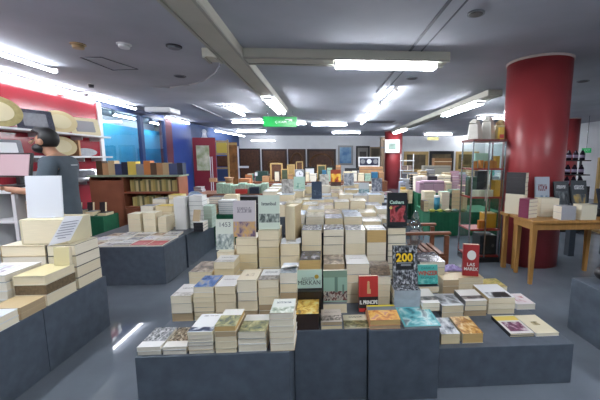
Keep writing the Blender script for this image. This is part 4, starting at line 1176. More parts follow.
skinned('jeans', [(0, 0, 1.02, 0.155, 0.125), (0, 0, 0.9, 0.172, 0.142), (0.1, 0, 0.84, 0.108, 0.112), (0.1, 0.02, 0.5, 0.078, 0.08), (0.1, -0.02, 0.09, 0.065, 0.068), (-0.1, 0, 0.84, 0.108, 0.112), (-0.1, 0.02, 0.5, 0.078, 0.08), (-0.1, -0.02, 0.09, 0.065, 0.068)],
        [(0, 1), (1, 2), (2, 3), (3, 4), (1, 5), (5, 6), (6, 7)], 0, JEAN, man)
bm = bmesh.new()
bm_ball(bm, (0, 0.035, 1.70), (0.090, 0.106, 0.112), 24)
bmesh.ops.delete(bm, geom=[v for v in bm.verts if (v.co.y > 0.085 and v.co.z < 1.745) or v.co.z < 1.615], context='VERTS')
for v in bm.verts:
    if v.co.y > 0.07 and v.co.z > 1.74: v.co.y += 0.02; v.co.z += 0.012
h_ = fin('hair', bm, HAIR, man)
h_.modifiers.new('s', 'SOLIDIFY').thickness = 0.010
bm = bmesh.new()
bm_ball(bm, (0, 0.085, 1.607), (0.068, 0.07, 0.05), 16)
fin('beard', bm, HAIR, man)
bm = bmesh.new()
bm_cyl(bm, (0, 0.135, 1.685), (0, 0.168, 1.655), 0.008, 0.017, n=10)
fin('nose', bm, SKIN, man)
for s in (-1, 1):
    bm = bmesh.new(); bm_ball(bm, (s * 0.03, 0.136, 1.688), (0.012, 0.008, 0.007), 10); fin('eye', bm, mat('eye', '#241a16', 0.3), man)
    bm = bmesh.new(); bm_ball(bm, (s * 0.083, 0.045, 1.665), (0.014, 0.024, 0.034), 12); fin('ear', bm, SKIN, man)
    bm = bmesh.new(); bm_ball(bm, (s * 0.105, 0.07, 0.05), (0.052, 0.135, 0.05), 14)
    for v in bm.verts: v.co.z = max(v.co.z, 0.0)
    fin('shoe', bm, BLACK, man)
bm = bmesh.new(); bm_ball(bm, (0, 0.137, 1.622), (0.022, 0.014, 0.006), 10); fin('mouth', bm, mat('lips', '#7a4a44', 0.5), man)

for o in man.children:
    if o.name.split('.')[0] in ('hair', 'beard', 'nose', 'eye', 'ear', 'mouth'): o.location = (0, 0.052, -0.016)

# white counter with a tilted display, and the wall shelves behind
ct = empty('counter', 'white open shelved counter behind the blank panel', 'counter', (-3.585, 3.9, 0))
box('counter_top', (0, 0, 1.10), (1.1, 0.5, 0.06), WHITE, ct, bevel=0.004)
for xx in (-0.53, -0.06, 0.24, 0.53): box('side_panel', (xx, 0, 0.535), (0.035, 0.46, 1.07), WHITE, ct)
for zz in (0.06, 0.42, 0.76): box('shelf', (0, 0.0, zz), (1.03, 0.44, 0.03), WHITE, ct)
box('back_panel', (0, 0.235, 0.535), (1.06, 0.012, 1.07), mat('grey back', '#aab0b2', 0.6), ct)
carton(25, 32, 201, 3.72, 0.776, 0.2, CARD, 'tan box on a shelf of the white counter')
carton(23, 31, 224, 3.72, 0.436, 0.2, mat('grey box', '#8a8d92', 0.6), 'grey box on the lowest shelf of the white counter')
mo = empty('monitor', 'dark monitor with pale pink screen on the white counter', 'monitor', (-3.42, 3.84, 1.131), R(-12))
box('base', (0, 0, 0.012), (0.3, 0.2, 0.024), BLACK, mo, bevel=0.005)
box('neck', (0, 0.02, 0.07), (0.05, 0.04, 0.1), BLACK, mo)
bm = bmesh.new(); bm_box(bm, (0, 0, 0.24), (0.42, 0.03, 0.27), rot=Matrix.Rotation(R(-10), 4, 'X')); fin('screen_frame', bm, BLACK, mo, bevel=0.006)
bm = bmesh.new(); bm_box(bm, (0, -0.017, 0.243), (0.385, 0.006, 0.235), rot=Matrix.Rotation(R(-10), 4, 'X')); fin('screen', bm, emit('monitor glow', '#b9a3a8', 0.25), mo)
for k, (x, m_, hh) in enumerate(((-3.10, BLACK, 0.12), (-3.0, CHROME, 0.16))):
    o = empty('card_terminal' if k == 0 else 'metal_holder', ('black card terminal beside the monitor on the white counter', 'metal stand beside the person on the white counter')[k], 'counter device', (x, 3.86, 1.131))
    box('base', (0, 0, 0.01), (0.07, 0.1, 0.02), m_, o); box('body', (0, 0.02, hh / 2 + 0.02), (0.05, 0.03, hh), m_, o, bevel=0.004)

SHELFM = mat('pale shelf', '#d3d3d6', 0.45)
shelves = {}
for nm, z, lab in (('a', 1.875, 'long white wall shelf on the red wall, uppermost'), ('b', 1.47, 'long white wall shelf on the red wall, middle'), ('c', 1.03, 'long white wall shelf on the red wall, lowest')):
    o = empty('wall_shelf', lab, 'shelf', (WX + 0.024, 6.0, z))
    box('board', (0.17, -0.1, 0), (0.34, 2.66, 0.03), SHELFM, o)
    for yy in (-1.2, -0.3, 0.6, 1.1): box('bracket', (0.1, yy, -0.05), (0.2, 0.02, 0.07), SHELFM, o)
bm = bmesh.new()
for k, yy in enumerate((5.0, 6.05)):
    o = empty('shelf_upright', '%s grey upright of the red wall shelves' % ('nearer' if k == 0 else 'farther'), 'upright', (WX + 0.024, yy, 0))
    box('rail', (0.014, 0, 1.0), (0.024, 0.04, 2.0), CHROME, o)
    box('foot', (0.02, 0, 0.01), (0.04, 0.06, 0.02), CHROME, o)
bm.free()

def on_wall(px, py): return ox(px, py, WX + 0.2)
def platter(px, py, w, h, y, zb, label, m, m2, oval=True, tilt=16, rz=R(62)):
    """an upright dish leaning back against the wall"""
    o = empty('platter', label, 'platter', (WX + 0.22, y, zb + 0.0158), rz)
    def disk(nm, sx, sz, th, yo, mm, dish):
        bm = bmesh.new()
        n = 40
        if oval: ring = [(sx * math.cos(2 * math.pi * i / n), sz * math.sin(2 * math.pi * i / n)) for i in range(n)]
        else:
            ring = []
            for cx, cz, a0 in ((1, 1, 0), (-1, 1, 90), (-1, -1, 180), (1, -1, 270)):
                for j in range(5): ring.append((cx * sx * 0.86 + sx * 0.14 * math.cos(R(a0 + j * 22.5)), cz * sz * 0.86 + sz * 0.14 * math.sin(R(a0 + j * 22.5))))
        f0 = [bm.verts.new((x, yo, z)) for x, z in ring]
        f1 = [bm.verts.new((x * dish, yo + th, z * dish)) for x, z in ring]
        bm.faces.new(f0); bm.faces.new(list(reversed(f1)))
        for i in range(len(ring)): bm.faces.new((f0[i], f1[i], f1[(i + 1) % len(ring)], f0[(i + 1) % len(ring)]))
        bmesh.ops.recalc_face_normals(bm, faces=bm.faces)
        bmesh.ops.rotate(bm, verts=bm.verts, matrix=Matrix.Rotation(R(-tilt), 3, 'X'))
        bmesh.ops.translate(bm, verts=bm.verts, vec=(0, 0, h / 2 * math.cos(R(tilt))))
        return fin(nm, bm, mm, o)
    disk('rim', w / 2, h / 2, 0.03, 0, m, 0.8)
    disk('well', w * 0.32, h * 0.32, 0.006, -0.006, m2, 1.0)
    return o
CRM = mat('cream ceramic', '#c4b48a', 0.35); CRM2 = mat('pale ceramic', '#cdc2a0', 0.35); OLV = mat('olive rim', '#9c9060', 0.4, 0.15, 20); SIL = mat('silver tray', '#b9bcc2', 0.25, 0.1, 20, metal=0.6); DKR = mat('dark patterned rim', '#3a3c48', 0.4, 0.4, 40)
sz_ = 1.8751
platter(20, 118, 0.56, 0.46, 5.02, sz_, 'large round cream platter with olive rim on the red wall shelf', OLV, CRM2)
platter(30, 112, 0.48, 0.34, 5.62, sz_, 'dark rimmed tray with pale centre behind the olive rimmed platter', DKR, SIL, False)
platter(62, 115, 0.52, 0.40, 6.12, sz_, 'leaf shaped cream platter on the upper red wall shelf', CRM, CRM2)
platter(88, 120, 0.50, 0.34, 6.72, sz_, 'cream rectangular tray with dark inset at the upper shelf end', CRM2, mat('grey inset', '#8d8d90', 0.4), False)
sz_ = 1.4701
platter(16, 148, 0.34, 0.24, 5.1, sz_, 'silver tray on the middle red wall shelf', SIL, WHITE, False)
platter(62, 138, 0.46, 0.36, 6.1, sz_, 'cream shell platter on the middle shelf behind the person', CRM, CRM2)
platter(80, 146, 0.42, 0.16, 6.65, sz_, 'low silver dish at the middle shelf end', SIL, SIL)
sz_ = 1.0301
platter(80, 160, 0.52, 0.2, 6.6, sz_, 'patterned silver tray at the lowest shelf end', SIL, DKR, False)
platter(30, 165, 0.40, 0.2, 5.5, sz_, 'plain silver tray on the lowest shelf behind the counter', SIL, SIL, False)
bx_ = carton(68, 78, 140, 6.38, 1.4855, 0.05, CARD, 'brown board leaning at the middle shelf behind the cream shell')

# ------------------------------------------------------------------ bookcase below the blue windows
bc = empty('bookcase', 'reddish brown bookcase with yellow spined rows below the blue windows', 'bookcase', (-3.56, 6.5, 0))
box('back_panel', (0, 0.19, 0.55), (1.6, 0.02, 1.1), DESK, bc)
for xx in (-0.79, -0.22, 0.79): box('side_panel', (xx, 0, 0.55), (0.03, 0.4, 1.1), DESK, bc)
for zz in (0.03, 0.52, 0.80): box('shelf', (0.28, 0, zz), (1.0, 0.38, 0.03), DESK, bc)
box('front_panel', (-0.5, -0.185, 0.52), (0.55, 0.03, 1.03), DESK, bc)
box('front_panel', (0.28, -0.185, 0.27), (1.0, 0.03, 0.46), DESK, bc)
box('top', (0, 0, 1.115), (1.66, 0.44, 0.03), mat('pale green top', '#93a58c', 0.5), bc)
YS = [mat('yellow spine %d' % i, c, 0.5) for i, c in enumerate(('#c9b878', '#b5a560', '#8f8a5a', '#d3c795', '#6d6a4a'))]
def upright_row(x0, x1, y, z, lab, mats_, hmin, hmax, tmin=0.03, tmax=0.05):
    x = x0
    k = 0
    while x < x1:
        t = random.uniform(tmin, tmax)
        book(0.16, random.uniform(hmin, hmax), t - 0.001, mats_[k % len(mats_)], P2, (x, y, z), R(90), '%s spine along %s' % ((ORD + ['fifteenth', 'sixteenth', 'seventeenth', 'eighteenth', 'nineteenth', 'twentieth'] + ['later'] * 30)[k].replace('top', 'first'), lab), 'books ' + lab, rx=R(90), spine='left', side=mats_[k % len(mats_)])
        x += t
        k += 1
upright_row(-3.70, -2.82, 6.48, 0.816, 'the yellow row of the reddish bookcase', YS, 0.2, 0.24)
upright_row(-3.68, -2.82, 6.48, 0.536, 'the lower yellow row of the bookcase', YS, 0.17, 0.2)
upright_row(-4.3, -2.78, 6.5, 1.131, 'the top of the reddish bookcase', [S_['brown'], CARD, S_['tan'], S_['blue'], S_['navy'], S_['yellow'], S_['grey'], S_['orange']], 0.2, 0.27, 0.1, 0.16)
a_ = oy(110, 176, 6.2)

# green cloth tables and their goods
def cloth_table(x0, x1, y0, y1, z, label):
    o = empty('cloth_table', label, 'table', ((x0 + x1) / 2, (y0 + y1) / 2, 0))
    box('table_top', (0, 0, z - 0.02), (x1 - x0 - 0.02, y1 - y0 - 0.02, 0.02), DESK, o)
    bm = bmesh.new()
    nx, ny = 28, 12
    ring = [(x0 + (x1 - x0) * i / nx, y0) for i in range(nx)] + [(x1, y0 + (y1 - y0) * i / ny) for i in range(ny)] + [(x1 - (x1 - x0) * i / nx, y1) for i in range(nx)] + [(x0, y1 - (y1 - y0) * i / ny) for i in range(ny)]
    cx, cy = (x0 + x1) / 2, (y0 + y1) / 2
    top = [bm.verts.new((x - cx, y - cy, z)) for x, y in ring]
    low = [bm.verts.new(((x - cx) * (1 + 0.012 * math.sin(i * 1.7)), (y - cy) * (1 + 0.02 * math.sin(i * 1.7)), 0.01)) for i, (x, y) in enumerate(ring)]
    bm.faces.new(top)
    for i in range(len(ring)): bm.faces.new((top[i], low[i], low[(i + 1) % len(ring)], top[(i + 1) % len(ring)]))
    bmesh.ops.recalc_face_normals(bm, faces=bm.faces)
    fin('cloth', bm, GREEN, o)
    return o
cloth_table(-2.35, -1.45, 5.5, 6.3, 0.50, 'low green clothed table behind the magazine plinth')
cloth_table(-4.35, -3.62, 5.45, 5.85, 0.50, 'low green clothed box before the red wall shelves')
cloth_table(1.92, 3.3, 5.8, 6.7, 0.45, 'green clothed table seen left of the glass case')
cloth_table(0.95, 1.85, 7.2, 8.0, 0.42, 'green clothed table behind the black pomegranate book')
for k in range(7):
    book(0.14, 0.2, 0.05 + 0.02 * (k % 3), (S_['dark'], S_['grey'], S_['navy'])[k % 3], P2, (-4.27 + 0.1 * k, 5.5 + 0.05 * (k % 2), 0.505), R(-6 + 5 * (k % 3)) if False else 0, 'dark book, %s along the green clothed box' % ORD[k].replace('top', 'first'), 'dark books on the green clothed box', rx=0) if k % 2 == 0 else book(0.09, 0.2, 0.05, S_['dark'], P2, (-4.27 + 0.1 * k, 5.72, 0.505), 0, 'dark upright book, %s along the green clothed box' % ORD[k].replace('top', 'first'), 'dark books on the green clothed box', rx=R(84))

def heap(px0, px1, pt, y, zb, n, top, sides, pages, lab, l=0.22, rz=0.0):
    a, b = oy(px0, pt, y), oy(px1, pt, y)
    w, h = b.x - a.x, a.z - zb
    for i in range(n):
        book(w - random.uniform(0, 0.01), l, h / n - 0.001, top if i == n - 1 else random.choice(sides), random.choice(pages), ((a.x + b.x) / 2, y, zb + h * i / n), rz, '%s book of the %s' % (ORD[n - 1 - i], lab), 'books of the ' + lab, side=random.choice(sides))
heap(218, 234, 200.5, 5.55, 0.502, 7, S_['white'], [S_['white'], S_['blue'], S_['grey']], [PG_WHITE], 'white and blue pile on the green table')
heap(205, 217, 205, 5.55, 0.502, 4, S_['brown'], [S_['brown'], S_['red']], [P2], 'brown pile on the green table')
heap(209, 222, 197, 5.85, 0.502, 6, S_['navy'], [S_['navy'], S_['blue']], [P3], 'navy pile on the green table')
heap(224, 237, 195, 5.9, 0.502, 5, S_['tan'], [S_['tan'], S_['cream']], [P0], 'tan pile on the green table')
heap(198, 207, 199, 6.05, 0.502, 5, S_['white'], [S_['white'], S_['silver']], [P3], 'pale pile at the green table end')
# far tables
def plain_table(x0, x1, y0, y1, z, label, m):
    o = empty('shop_table', label, 'table', ((x0 + x1) / 2, (y0 + y1) / 2, 0))
    box('table_top', (0, 0, z - 0.02), (x1 - x0, y1 - y0, 0.04), m, o)
    for sx in (-1, 1):
        for sy in (-1, 1): box('leg', (sx * ((x1 - x0) / 2 - 0.05), sy * ((y1 - y0) / 2 - 0.05), (z - 0.04) / 2), (0.06, 0.06, z - 0.04), m, o)
    box('front_board', (0, -(y1 - y0) / 2 + 0.02, z / 2), (x1 - x0 - 0.02, 0.02, z - 0.1), m, o)
    return o
plain_table(-2.9, -0.75, 6.9, 7.7, 0.70, 'dark table with pale green packs behind the green clothed table', WOODD)
plain_table(-2.3, 1.75, 9.0, 9.9, 0.80, 'long dark table with frames and cartons behind the central display', WOODD)
cloth_table(2.02, 4.6, 6.95, 7.9, 0.68, 'tall green clothed table carrying the lilac boxes')
plain_table(3.2, 6.4, 11.2, 12.0, 0.8, 'farthest table carrying cream and brown cartons', WOODD)
GP = mat('pale green pattern', '#a3c0ac', 0.6, 0.25, 30)
for k in range(7):
    x0 = 216 + k * 7.4
    carton(x0, x0 + 7.1, 183 + (k % 3), 7.0, 0.70, 0.2, GP, '%s pale green patterned pack along the dark table' % ORD[k].replace('top', 'first'), 'pack', 'pack', GP, group='pale green packs')
carton(236, 258, 196.5, 6.35, 0.0, 0.3, mat('black cloth box', '#17181d', 0.7), 'black box standing beyond the purple landscape book')
carton(235, 247, 189, 6.93, 0.70, 0.05, CRED, 'low red box on the dark table of green packs')
carton(249, 259, 187, 6.93, 0.70, 0.05, S_['navy'], 'low navy box on the dark table of green packs')
o = empty('clay_urn', 'brown clay urn among the pale green packs', 'urn', (oy(229.5, 185, 7.4).x, 7.4, 0.7005))
bm = bmesh.new()
for z0, z1, r0, r1 in ((0, 0.1, 0.07, 0.1), (0.1, 0.22, 0.1, 0.075), (0.22, 0.30, 0.075, 0.09)): bm_cyl(bm, (0, 0, z0), (0, 0, z1), r0, r1, n=20)
fin('body', bm, mat('clay', '#9c7a5c', 0.8, 0.1, 10), o)
bm = bmesh.new(); bm_cyl(bm, (0, 0, 0.30), (0, 0, 0.325), 0.1, 0.1, n=20); fin('rim', bm, mat('clay', '#9c7a5c', 0.8), o)
ORB = mat('terracotta box', '#b3744a', 0.7, 0.1, 10)
carton(238.5, 249, 178.5, 7.35, 0.70, 0.22, ORB, 'terracotta box on the dark table, lower of two')
carton(245, 252, 174.5, 7.62, 0.70, 0.05, ORB, 'tall terracotta box behind the lower one')

# ------------------------------------------------------------------ frames and panels
GOLDF = mat('pale wood frame', '#c2a36a', 0.5, 0.12, 12); DKF = mat('dark carved wood', '#35221b', 0.5, 0.3, 14); DKF2 = mat('brown carved wood', '#54331f', 0.55, 0.35, 9, bump=0.4); GREYF = mat('grey frame', '#8b8b88', 0.45); BLKF = mat('black frame', '#1f1e20', 0.4)
def frame(px0, px1, pt, pb, y, fm, pm, label, name='framed_picture', cat='picture', bw=0.12, zb=None, mount=None):
    a, b = oy(px0, pt, y), oy(px1, pb, y)
    zb_ = b.z if zb is None else zb
    w, h = b.x - a.x, a.z - zb_
    o = empty(name, label, cat, ((a.x + b.x) / 2, y, zb_ + 0.0005))
    t = w * bw
    bm = bmesh.new()
    for s in (-1, 1): bm_box(bm, (s * (w / 2 - t / 2), 0, h / 2), (t, 0.045, h))
    for zz in (t / 2, h - t / 2): bm_box(bm, (0, 0, zz), (w - 2 * t, 0.045, t))
    fin('frame', bm, fm, o, bevel=0.004)
    if mount: box('mount', (0, 0.004, h / 2), (w - 2 * t, 0.02, h - 2 * t), mount, o)
    k = 0.62 if mount else 1.0
    box('picture', (0, -0.004 if mount else 0.004, h / 2), ((w - 2 * t) * k, 0.012 if mount else 0.02, (h - 2 * t) * k), pm, o)
    return o
def carved(px0, px1, pt, pb, y, label, oval=None):
    a, b = oy(px0, pt, y), oy(px1, pb, y)
    w, h = b.x - a.x, a.z - b.z
    o = frame(px0, px1, pt, pb, y, DKF, DKF2, label, 'picture_carving', 'carved panel', 0.07)
    if oval:
        bm = bmesh.new()
        n = 36
        pts = [(w * oval[0] * math.cos(2 * math.pi * i / n), h / 2 + h * oval[1] * math.sin(2 * math.pi * i / n)) for i in range(n)]
        for i in range(n):
            p_, q_ = pts[i], pts[(i + 1) % n]
            bm_cyl(bm, (p_[0], -0.02, p_[1]), (q_[0], -0.02, q_[1]), h * 0.035, n=6)
        fin('carved_ring', bm, mat('raised carving', '#6d4a2c', 0.5, 0.3, 20), o)
    return o
YB = 18.97
carved(238.5, 261, 148.5, 178, YB, 'dark carved wall panel nearest the white uprights')
carved(261.5, 287.5, 149, 180, YB, 'wide brown carved wall panel with raised relief', (0.25, 0.12))
carved(288, 306, 149, 178, YB, 'dark carved wall panel with a round ring', (0.34, 0.36))
carved(307, 336, 149, 178, YB, 'dark carved wall panel with a long oval ring', (0.4, 0.33))
bm = bmesh.new()
BLUP = mat('blue painting', '#2a6fb0', 0.4, scale=2.2, col2='#9cc6e0')
frame(338, 353, 145.5, 165, YB, mat('silver frame', '#9fa0a0', 0.4), BLUP, 'blue painting in a silver frame on the back wall', zb=None)
frame(356, 369.5, 146, 170, YB, BLKF, mat('dark print', '#4a4744', 0.5, 0.4, 4), 'black framed dark picture right of the blue painting', mount=mat('grey mount', '#8a8884', 0.6))
frame(370, 381, 147, 163, YB, mat('tan frame', '#9a8a70', 0.5), mat('dark landscape', '#55503f', 0.5, 0.4, 3), 'tan framed picture beside the far red column')
frame(404, 428, 151.5, 172, YB, GOLDF, mat('brown landscape', '#5a4d36', 0.5, 0.45, 2.5), 'large landscape in a pale wood frame right of the far column')
frame(429.5, 453, 151, 172, YB, BLKF, mat('brown landscape', '#5a4d36', 0.5, 0.45, 2.5), 'large landscape in a dark frame, middle of the back wall row')
frame(456, 478, 151.5, 172, YB, GOLDF, mat('olive landscape', '#6a5a34', 0.5, 0.4, 2.5), 'large landscape in a pale frame behind the glass case')
# picture on the far column and frames around it
frame(385, 399.5, 139.5, 153, 15.15, WHITE, mat('green ink print', '#7f958a', 0.5, 0.35, 4), 'white framed print hanging on the far red column', mount=WHITEM)
cfr = carton(381, 385, 137, 15.2, 0.0, 0.3, mat('brown upright board', '#6d5a48', 0.6), 'brown upright board beside the far red column')
# three badge display
o3 = frame(358.5, 379.5, 157, 166.5, 9.7, WHITE, mat('navy ground', '#20253c', 0.5), 'navy framed display with three round badges', bw=0.05)
for k in (-1, 0, 1):
    bm = bmesh.new(); bm_cyl(bm, (k * 0.19, -0.012, 0.15), (k * 0.19, -0.03, 0.15), 0.07, n=24)
    fin('badge', bm, (WHITEM, SIL)[abs(k)], o3)
oc = carton(360, 383, 166.7, 9.66, 0.80, 0.3, CARD, 'long brown carton under the three badge display')
# small frames standing on the long dark table
TZ2 = 0.80
def tframe(px0, px1, pt, y, fm, pm, label, **k): return frame(px0, px1, pt, 180, y, fm, pm, label, zb=TZ2, **k)
tframe(270, 283, 163, 9.3, GOLDF, DKF2, 'tall pale wood frame on the long dark table, first')
tframe(287, 295, 164.5, 9.25, GOLDF, mat('ochre print', '#a58a58', 0.5, 0.2, 6), 'tall pale wood frame with ochre print, second along the table')
tframe(304, 315.5, 167, 9.25, BLKF, WHITEM, 'dark frame with white print on the long dark table')
tframe(317, 326, 165, 9.3, GOLDF, mat('dark green print', '#44503c', 0.5, 0.3, 6), 'pale wood frame with dark green print, third along the table')
tframe(281, 288.5, 169, 9.1, GOLDF, mat('dark green print', '#44503c', 0.5, 0.3, 6), 'small pale wood frame standing in front of the tall ones')
ck = empty('table_clock', 'silver clock with white dial on the long dark table', 'clock', (oy(299.5, 170, 9.1).x, 9.1, TZ2 + 0.0005))
box('case', (0, 0, 0.17), (0.27, 0.08, 0.34), mat('pewter', '#7f8488', 0.35, 0.1, 10), ck, bevel=0.03)
bm = bmesh.new(); bm_cyl(bm, (0, -0.041, 0.2), (0, -0.055, 0.2), 0.105, n=28); fin('dial', bm, WHITEM, ck)
bm = bmesh.new(); bm_box(bm, (0, -0.058, 0.225), (0.012, 0.004, 0.06)); bm_box(bm, (0.025, -0.058, 0.2), (0.05, 0.004, 0.01)); fin('hands', bm, INK, ck)
o = empty('photo_box', 'teal green box with white figures before the carved panels', 'box', (oy(262, 175, 9.4).x, 9.4, TZ2 + 0.0005))
box('body', (0, 0, 0.14), (0.34, 0.2, 0.28), mat('deep teal', '#23403c', 0.5), o); box('figures', (-0.14, -0.101, 0.2), (0.07, 0.004, 0.1), WHITEM, o)
for k, (p0, p1, pt, m_, lab) in enumerate(((327, 332, 168, GP, 'pale green carton, first of the row beside the sunset book'), (336, 341, 165, CARD, 'brown carton with dark lid behind the sunset book'), (343.5, 352, 171.5, P0, 'cream carton, nearer the sunset book'), (352.5, 357, 171, P3, 'grey cream carton before the badge display'),
                                           (345, 358, 168, BLACK, 'black open case on the long dark table'), (372, 378, 172, mat('blue pack', '#2a6f94', 0.5), 'blue pack below the brown carton'), (379, 384, 172, CARD, 'brown carton before the far red column'), (262, 269, 176, CARD, 'brown carton at the outer end of the frames'))):
    carton(p0, p1, pt, 9.02 if k not in (1, 4) else 9.45, TZ2, 0.2, m_, lab)
for k, (p0, p1, pt, yy, m_, lab) in enumerate(((209, 216, 178, 9.05, CARD, 'brown carton at the outer end of the long dark table'), (305.3, 309.3, 172, 9.03, P0, 'small cream carton before the dark frame with white print'), (310, 316, 173.5, 9.03, P3, 'small pale carton before the dark frame with white print'),
                                              (288, 292.5, 174, 9.03, CARD, 'small brown carton before the ochre print frame'), (322, 326.5, 170, 9.03, mat('blue pack', '#2a6f94', 0.5), 'small blue pack before the third wood frame'), (358, 364, 173, 9.03, P0, 'cream carton below the badge display, outer'),
                                              (365, 371, 173.5, 9.03, GP, 'pale green carton below the badge display, inner'))):
    carton(p0, p1, pt, yy, TZ2, 0.14, m_, lab)
tframe(296, 303, 161.5, 9.5, GOLDF, DKF2, 'tall pale wood frame behind the silver clock')
tframe(327, 334, 166, 9.5, BLKF, mat('brown landscape', '#5a4d36', 0.5, 0.45, 2.5), 'small dark frame behind the first pale green carton')
tframe(274, 280, 171, 9.06, BLKF, P1, 'small black frame before the first tall wood frame')
# white uprights and rack at the left back, red display panel with poster
RP = empty('display_board', 'dark red display panel with a floral poster at the end of the blue wall', 'display panel', (-4.38, 12.25, 0))
box('board', (0, 0, 1.09), (0.8, 0.05, 2.18), mat('dark red board panel', '#7d1f2c', 0.5), RP)
box('poster', (-0.05, -0.03, 1.45), (0.46, 0.008, 0.9), mat('floral poster', '#d3cfb8', 0.6, scale=5, col2='#8f9a6d'), RP)
bm = bmesh.new()
for xx in (0.2, 0.27): bm_box(bm, (xx, -0.04, 0.75), (0.02, 0.03, 1.5))
fin('white_rail', bm, WHITE, RP)
fr_ = empty('figurine', 'small white figurine on top of the dark red panel', 'figurine', (-4.35, 12.25, 2.1805))
bm = bmesh.new(); bm_cyl(bm, (0, 0, 0), (0, 0, 0.16), 0.09, 0.06, n=14); bm_ball(bm, (0, 0, 0.22), (0.08, 0.08, 0.08), 12); fin('body', bm, WHITEM, fr_)
box('base', (0, 0, 0.006), (0.2, 0.05, 0.012), WHITE, fr_)
rk = empty('frame_rack', 'pale wooden rack of frames beside the dark red panel', 'rack', (oy(222, 160, 13.2).x, 13.2, 0))
for xx in (-0.25, 0.25): box('post', (xx, 0, 1.08), (0.05, 0.06, 2.16), GOLDF, rk)
for zz in (0.5, 1.05, 1.6, 2.1): box('rail', (0, 0, zz), (0.45, 0.05, 0.05), GOLDF, rk)
for zz, m_ in ((0.78, S_['blue']), (1.32, DKF2), (1.85, S_['yellow'])): box('picture', (0, 0.015, zz), (0.4, 0.02, 0.42), m_, rk)
td = empty('carved_board', 'tall ochre carved panel leaning by the frame rack', 'carved panel', (oy(232.5, 160, 14).x, 14.0, 0))
box('board', (0, 0, 1.05), (0.42, 0.05, 2.1), mat('ochre carved wood', '#8d5f35', 0.5, 0.4, 5), td)
box('border', (0, -0.028, 2.03), (0.42, 0.01, 0.1), GOLDF, td)
cr = empty('white_uprights', 'white cross shaped upright before the dark carved panels', 'stand', (oy(238, 160, 16).x, 16.0, 0))
box('post', (0, 0, 1.0), (0.09, 0.06, 2.0), WHITE, cr); box('crossbar', (0.05, -0.04, 1.02), (0.9, 0.03, 0.1), WHITE, cr); box('foot', (0, 0, 0.02), (0.4, 0.3, 0.04), WHITE, cr)
gp_ = carton(227.5, 235.5, 149, 16.3, 0.0, 0.1, mat('grey cabinet', '#4d5358', 0.5), 'grey tall cabinet left of the white upright', 'cabinet', 'cabinet')

# right back: lilac boxes, cartons, canister, easel, bottles
LIL = mat('lilac box', '#b796aa', 0.6)
for k, (p0, p1, pt) in enumerate(((419.5, 423.5, 182), (423.8, 433.3, 181), (433.6, 444.5, 181))):
    carton(p0, p1, pt, 7.0, 0.68, 0.3, LIL, '%s lilac box along the far table' % ORD[k].replace('top', 'first'), group='lilac boxes')
for k, (p0, p1, pt, m_, lab) in enumerate(((438, 444, 175, P1, 'cream box on the far table, first of two behind the lilac boxes'), (444.5, 451, 175, P1, 'cream box on the far table, second of two behind the lilac boxes'), (428.5, 437.5, 176, S_['dark'], 'dark box behind the middle lilac box'),
                                           (415.5, 421, 176, P3, 'white box behind the first lilac box, outer'), (421.5, 427.5, 176, P3, 'white box behind the first lilac box, inner'), (446, 452, 182, P0, 'cream parcel right of the lilac boxes'))):
    carton(p0, p1, pt, 7.38 if k < 5 else 7.02, 0.68, 0.22, m_, lab)
carton(424, 451, 165.5, 11.3, 0.8, 0.3, mat('stone box', '#a9a596', 0.7), 'long stone grey carton on the farthest table')
carton(434.5, 452, 158, 11.62, 0.8, 0.3, mat('brown stripe carton', '#8d6742', 0.7), 'brown and cream carton standing behind the stone grey one', tape=P0)
carton(427.5, 434, 167, 11.25, 0.8, 0.04, GREYF, 'small grey framed box before the stone grey carton')
ws_ = empty('wire_shelf', 'white wire shelf right of the far red column', 'shelf', (oy(407, 165, 8.6).x, 8.6, 0))
for xx in (-0.17, 0.17): box('post', (xx, 0, 0.78), (0.02, 0.02, 1.56), WHITE, ws_)
for zz in (0.9, 1.12, 1.38): box('shelf', (0, 0, zz), (0.34, 0.2, 0.02), WHITE, ws_)
for k, (zz, m_) in enumerate(((0.911, mat('grey black box', '#4a4a50', 0.5)), (1.131, mat('dusky pack', '#7d6d66', 0.6)))):
    o = empty('parcel', ('dark parcel on the white wire shelf', 'dusky parcel on the white wire shelf')[k], 'parcel', (oy(407, 165, 8.6).x, 8.6, zz)); box('body', (0, 0, 0.06), (0.24, 0.14, 0.12), m_, o, bevel=0.006); box('string', (0, 0, 0.06), (0.02, 0.144, 0.116), P0, o)
# goods on the two right hand green tables
heap(402, 408, 190.5, 7.25, 0.422, 4, S_['tan'], [S_['tan'], S_['brown']], [P2], 'tan pile behind the pomegranate book, first')
heap(408.5, 413, 190, 7.25, 0.422, 4, S_['brown'], [S_['tan'], S_['brown']], [P2], 'tan pile behind the pomegranate book, second')
carton(400.5, 405.5, 181.5, 7.6, 0.42, 0.2, mat('blue grey pack', '#9aa3b5', 0.5), 'blue grey pack behind the pomegranate book')
carton(400.5, 406, 187, 7.5, 0.42, 0.05, mat('golden pack', '#c9a23c', 0.5), 'golden pack above the pomegranate book')
heap(424.5, 436, 191.5, 6.2, 0.452, 5, P0, [S_['pink'], S_['cream']], [P0], 'peach pile on the green table by the glass case')
heap(442, 450, 192, 6.05, 0.452, 6, S_['mint'], [S_['mint'], S_['cream']], [P1], 'mint pile on the green table by the glass case')
heap(452, 462, 190, 6.1, 0.452, 5, S_['green'], [S_['green'], S_['dark']], [P2], 'green pile on the green table by the glass case')
heap(424, 429, 201, 5.92, 0.452, 4, S_['dark'], [S_['dark'], S_['brown']], [P2], 'dark pile at the corner of the green table')
heap(463, 468, 193, 6.0, 0.452, 5, S_['tan'], [S_['tan']], [P2], 'tan pile seen at the glass case edge')
cn = empty('canister', 'teal canister with white lid on the green table', 'canister', (oy(438.5, 200, 5.92).x, 6.0, 0.4505))
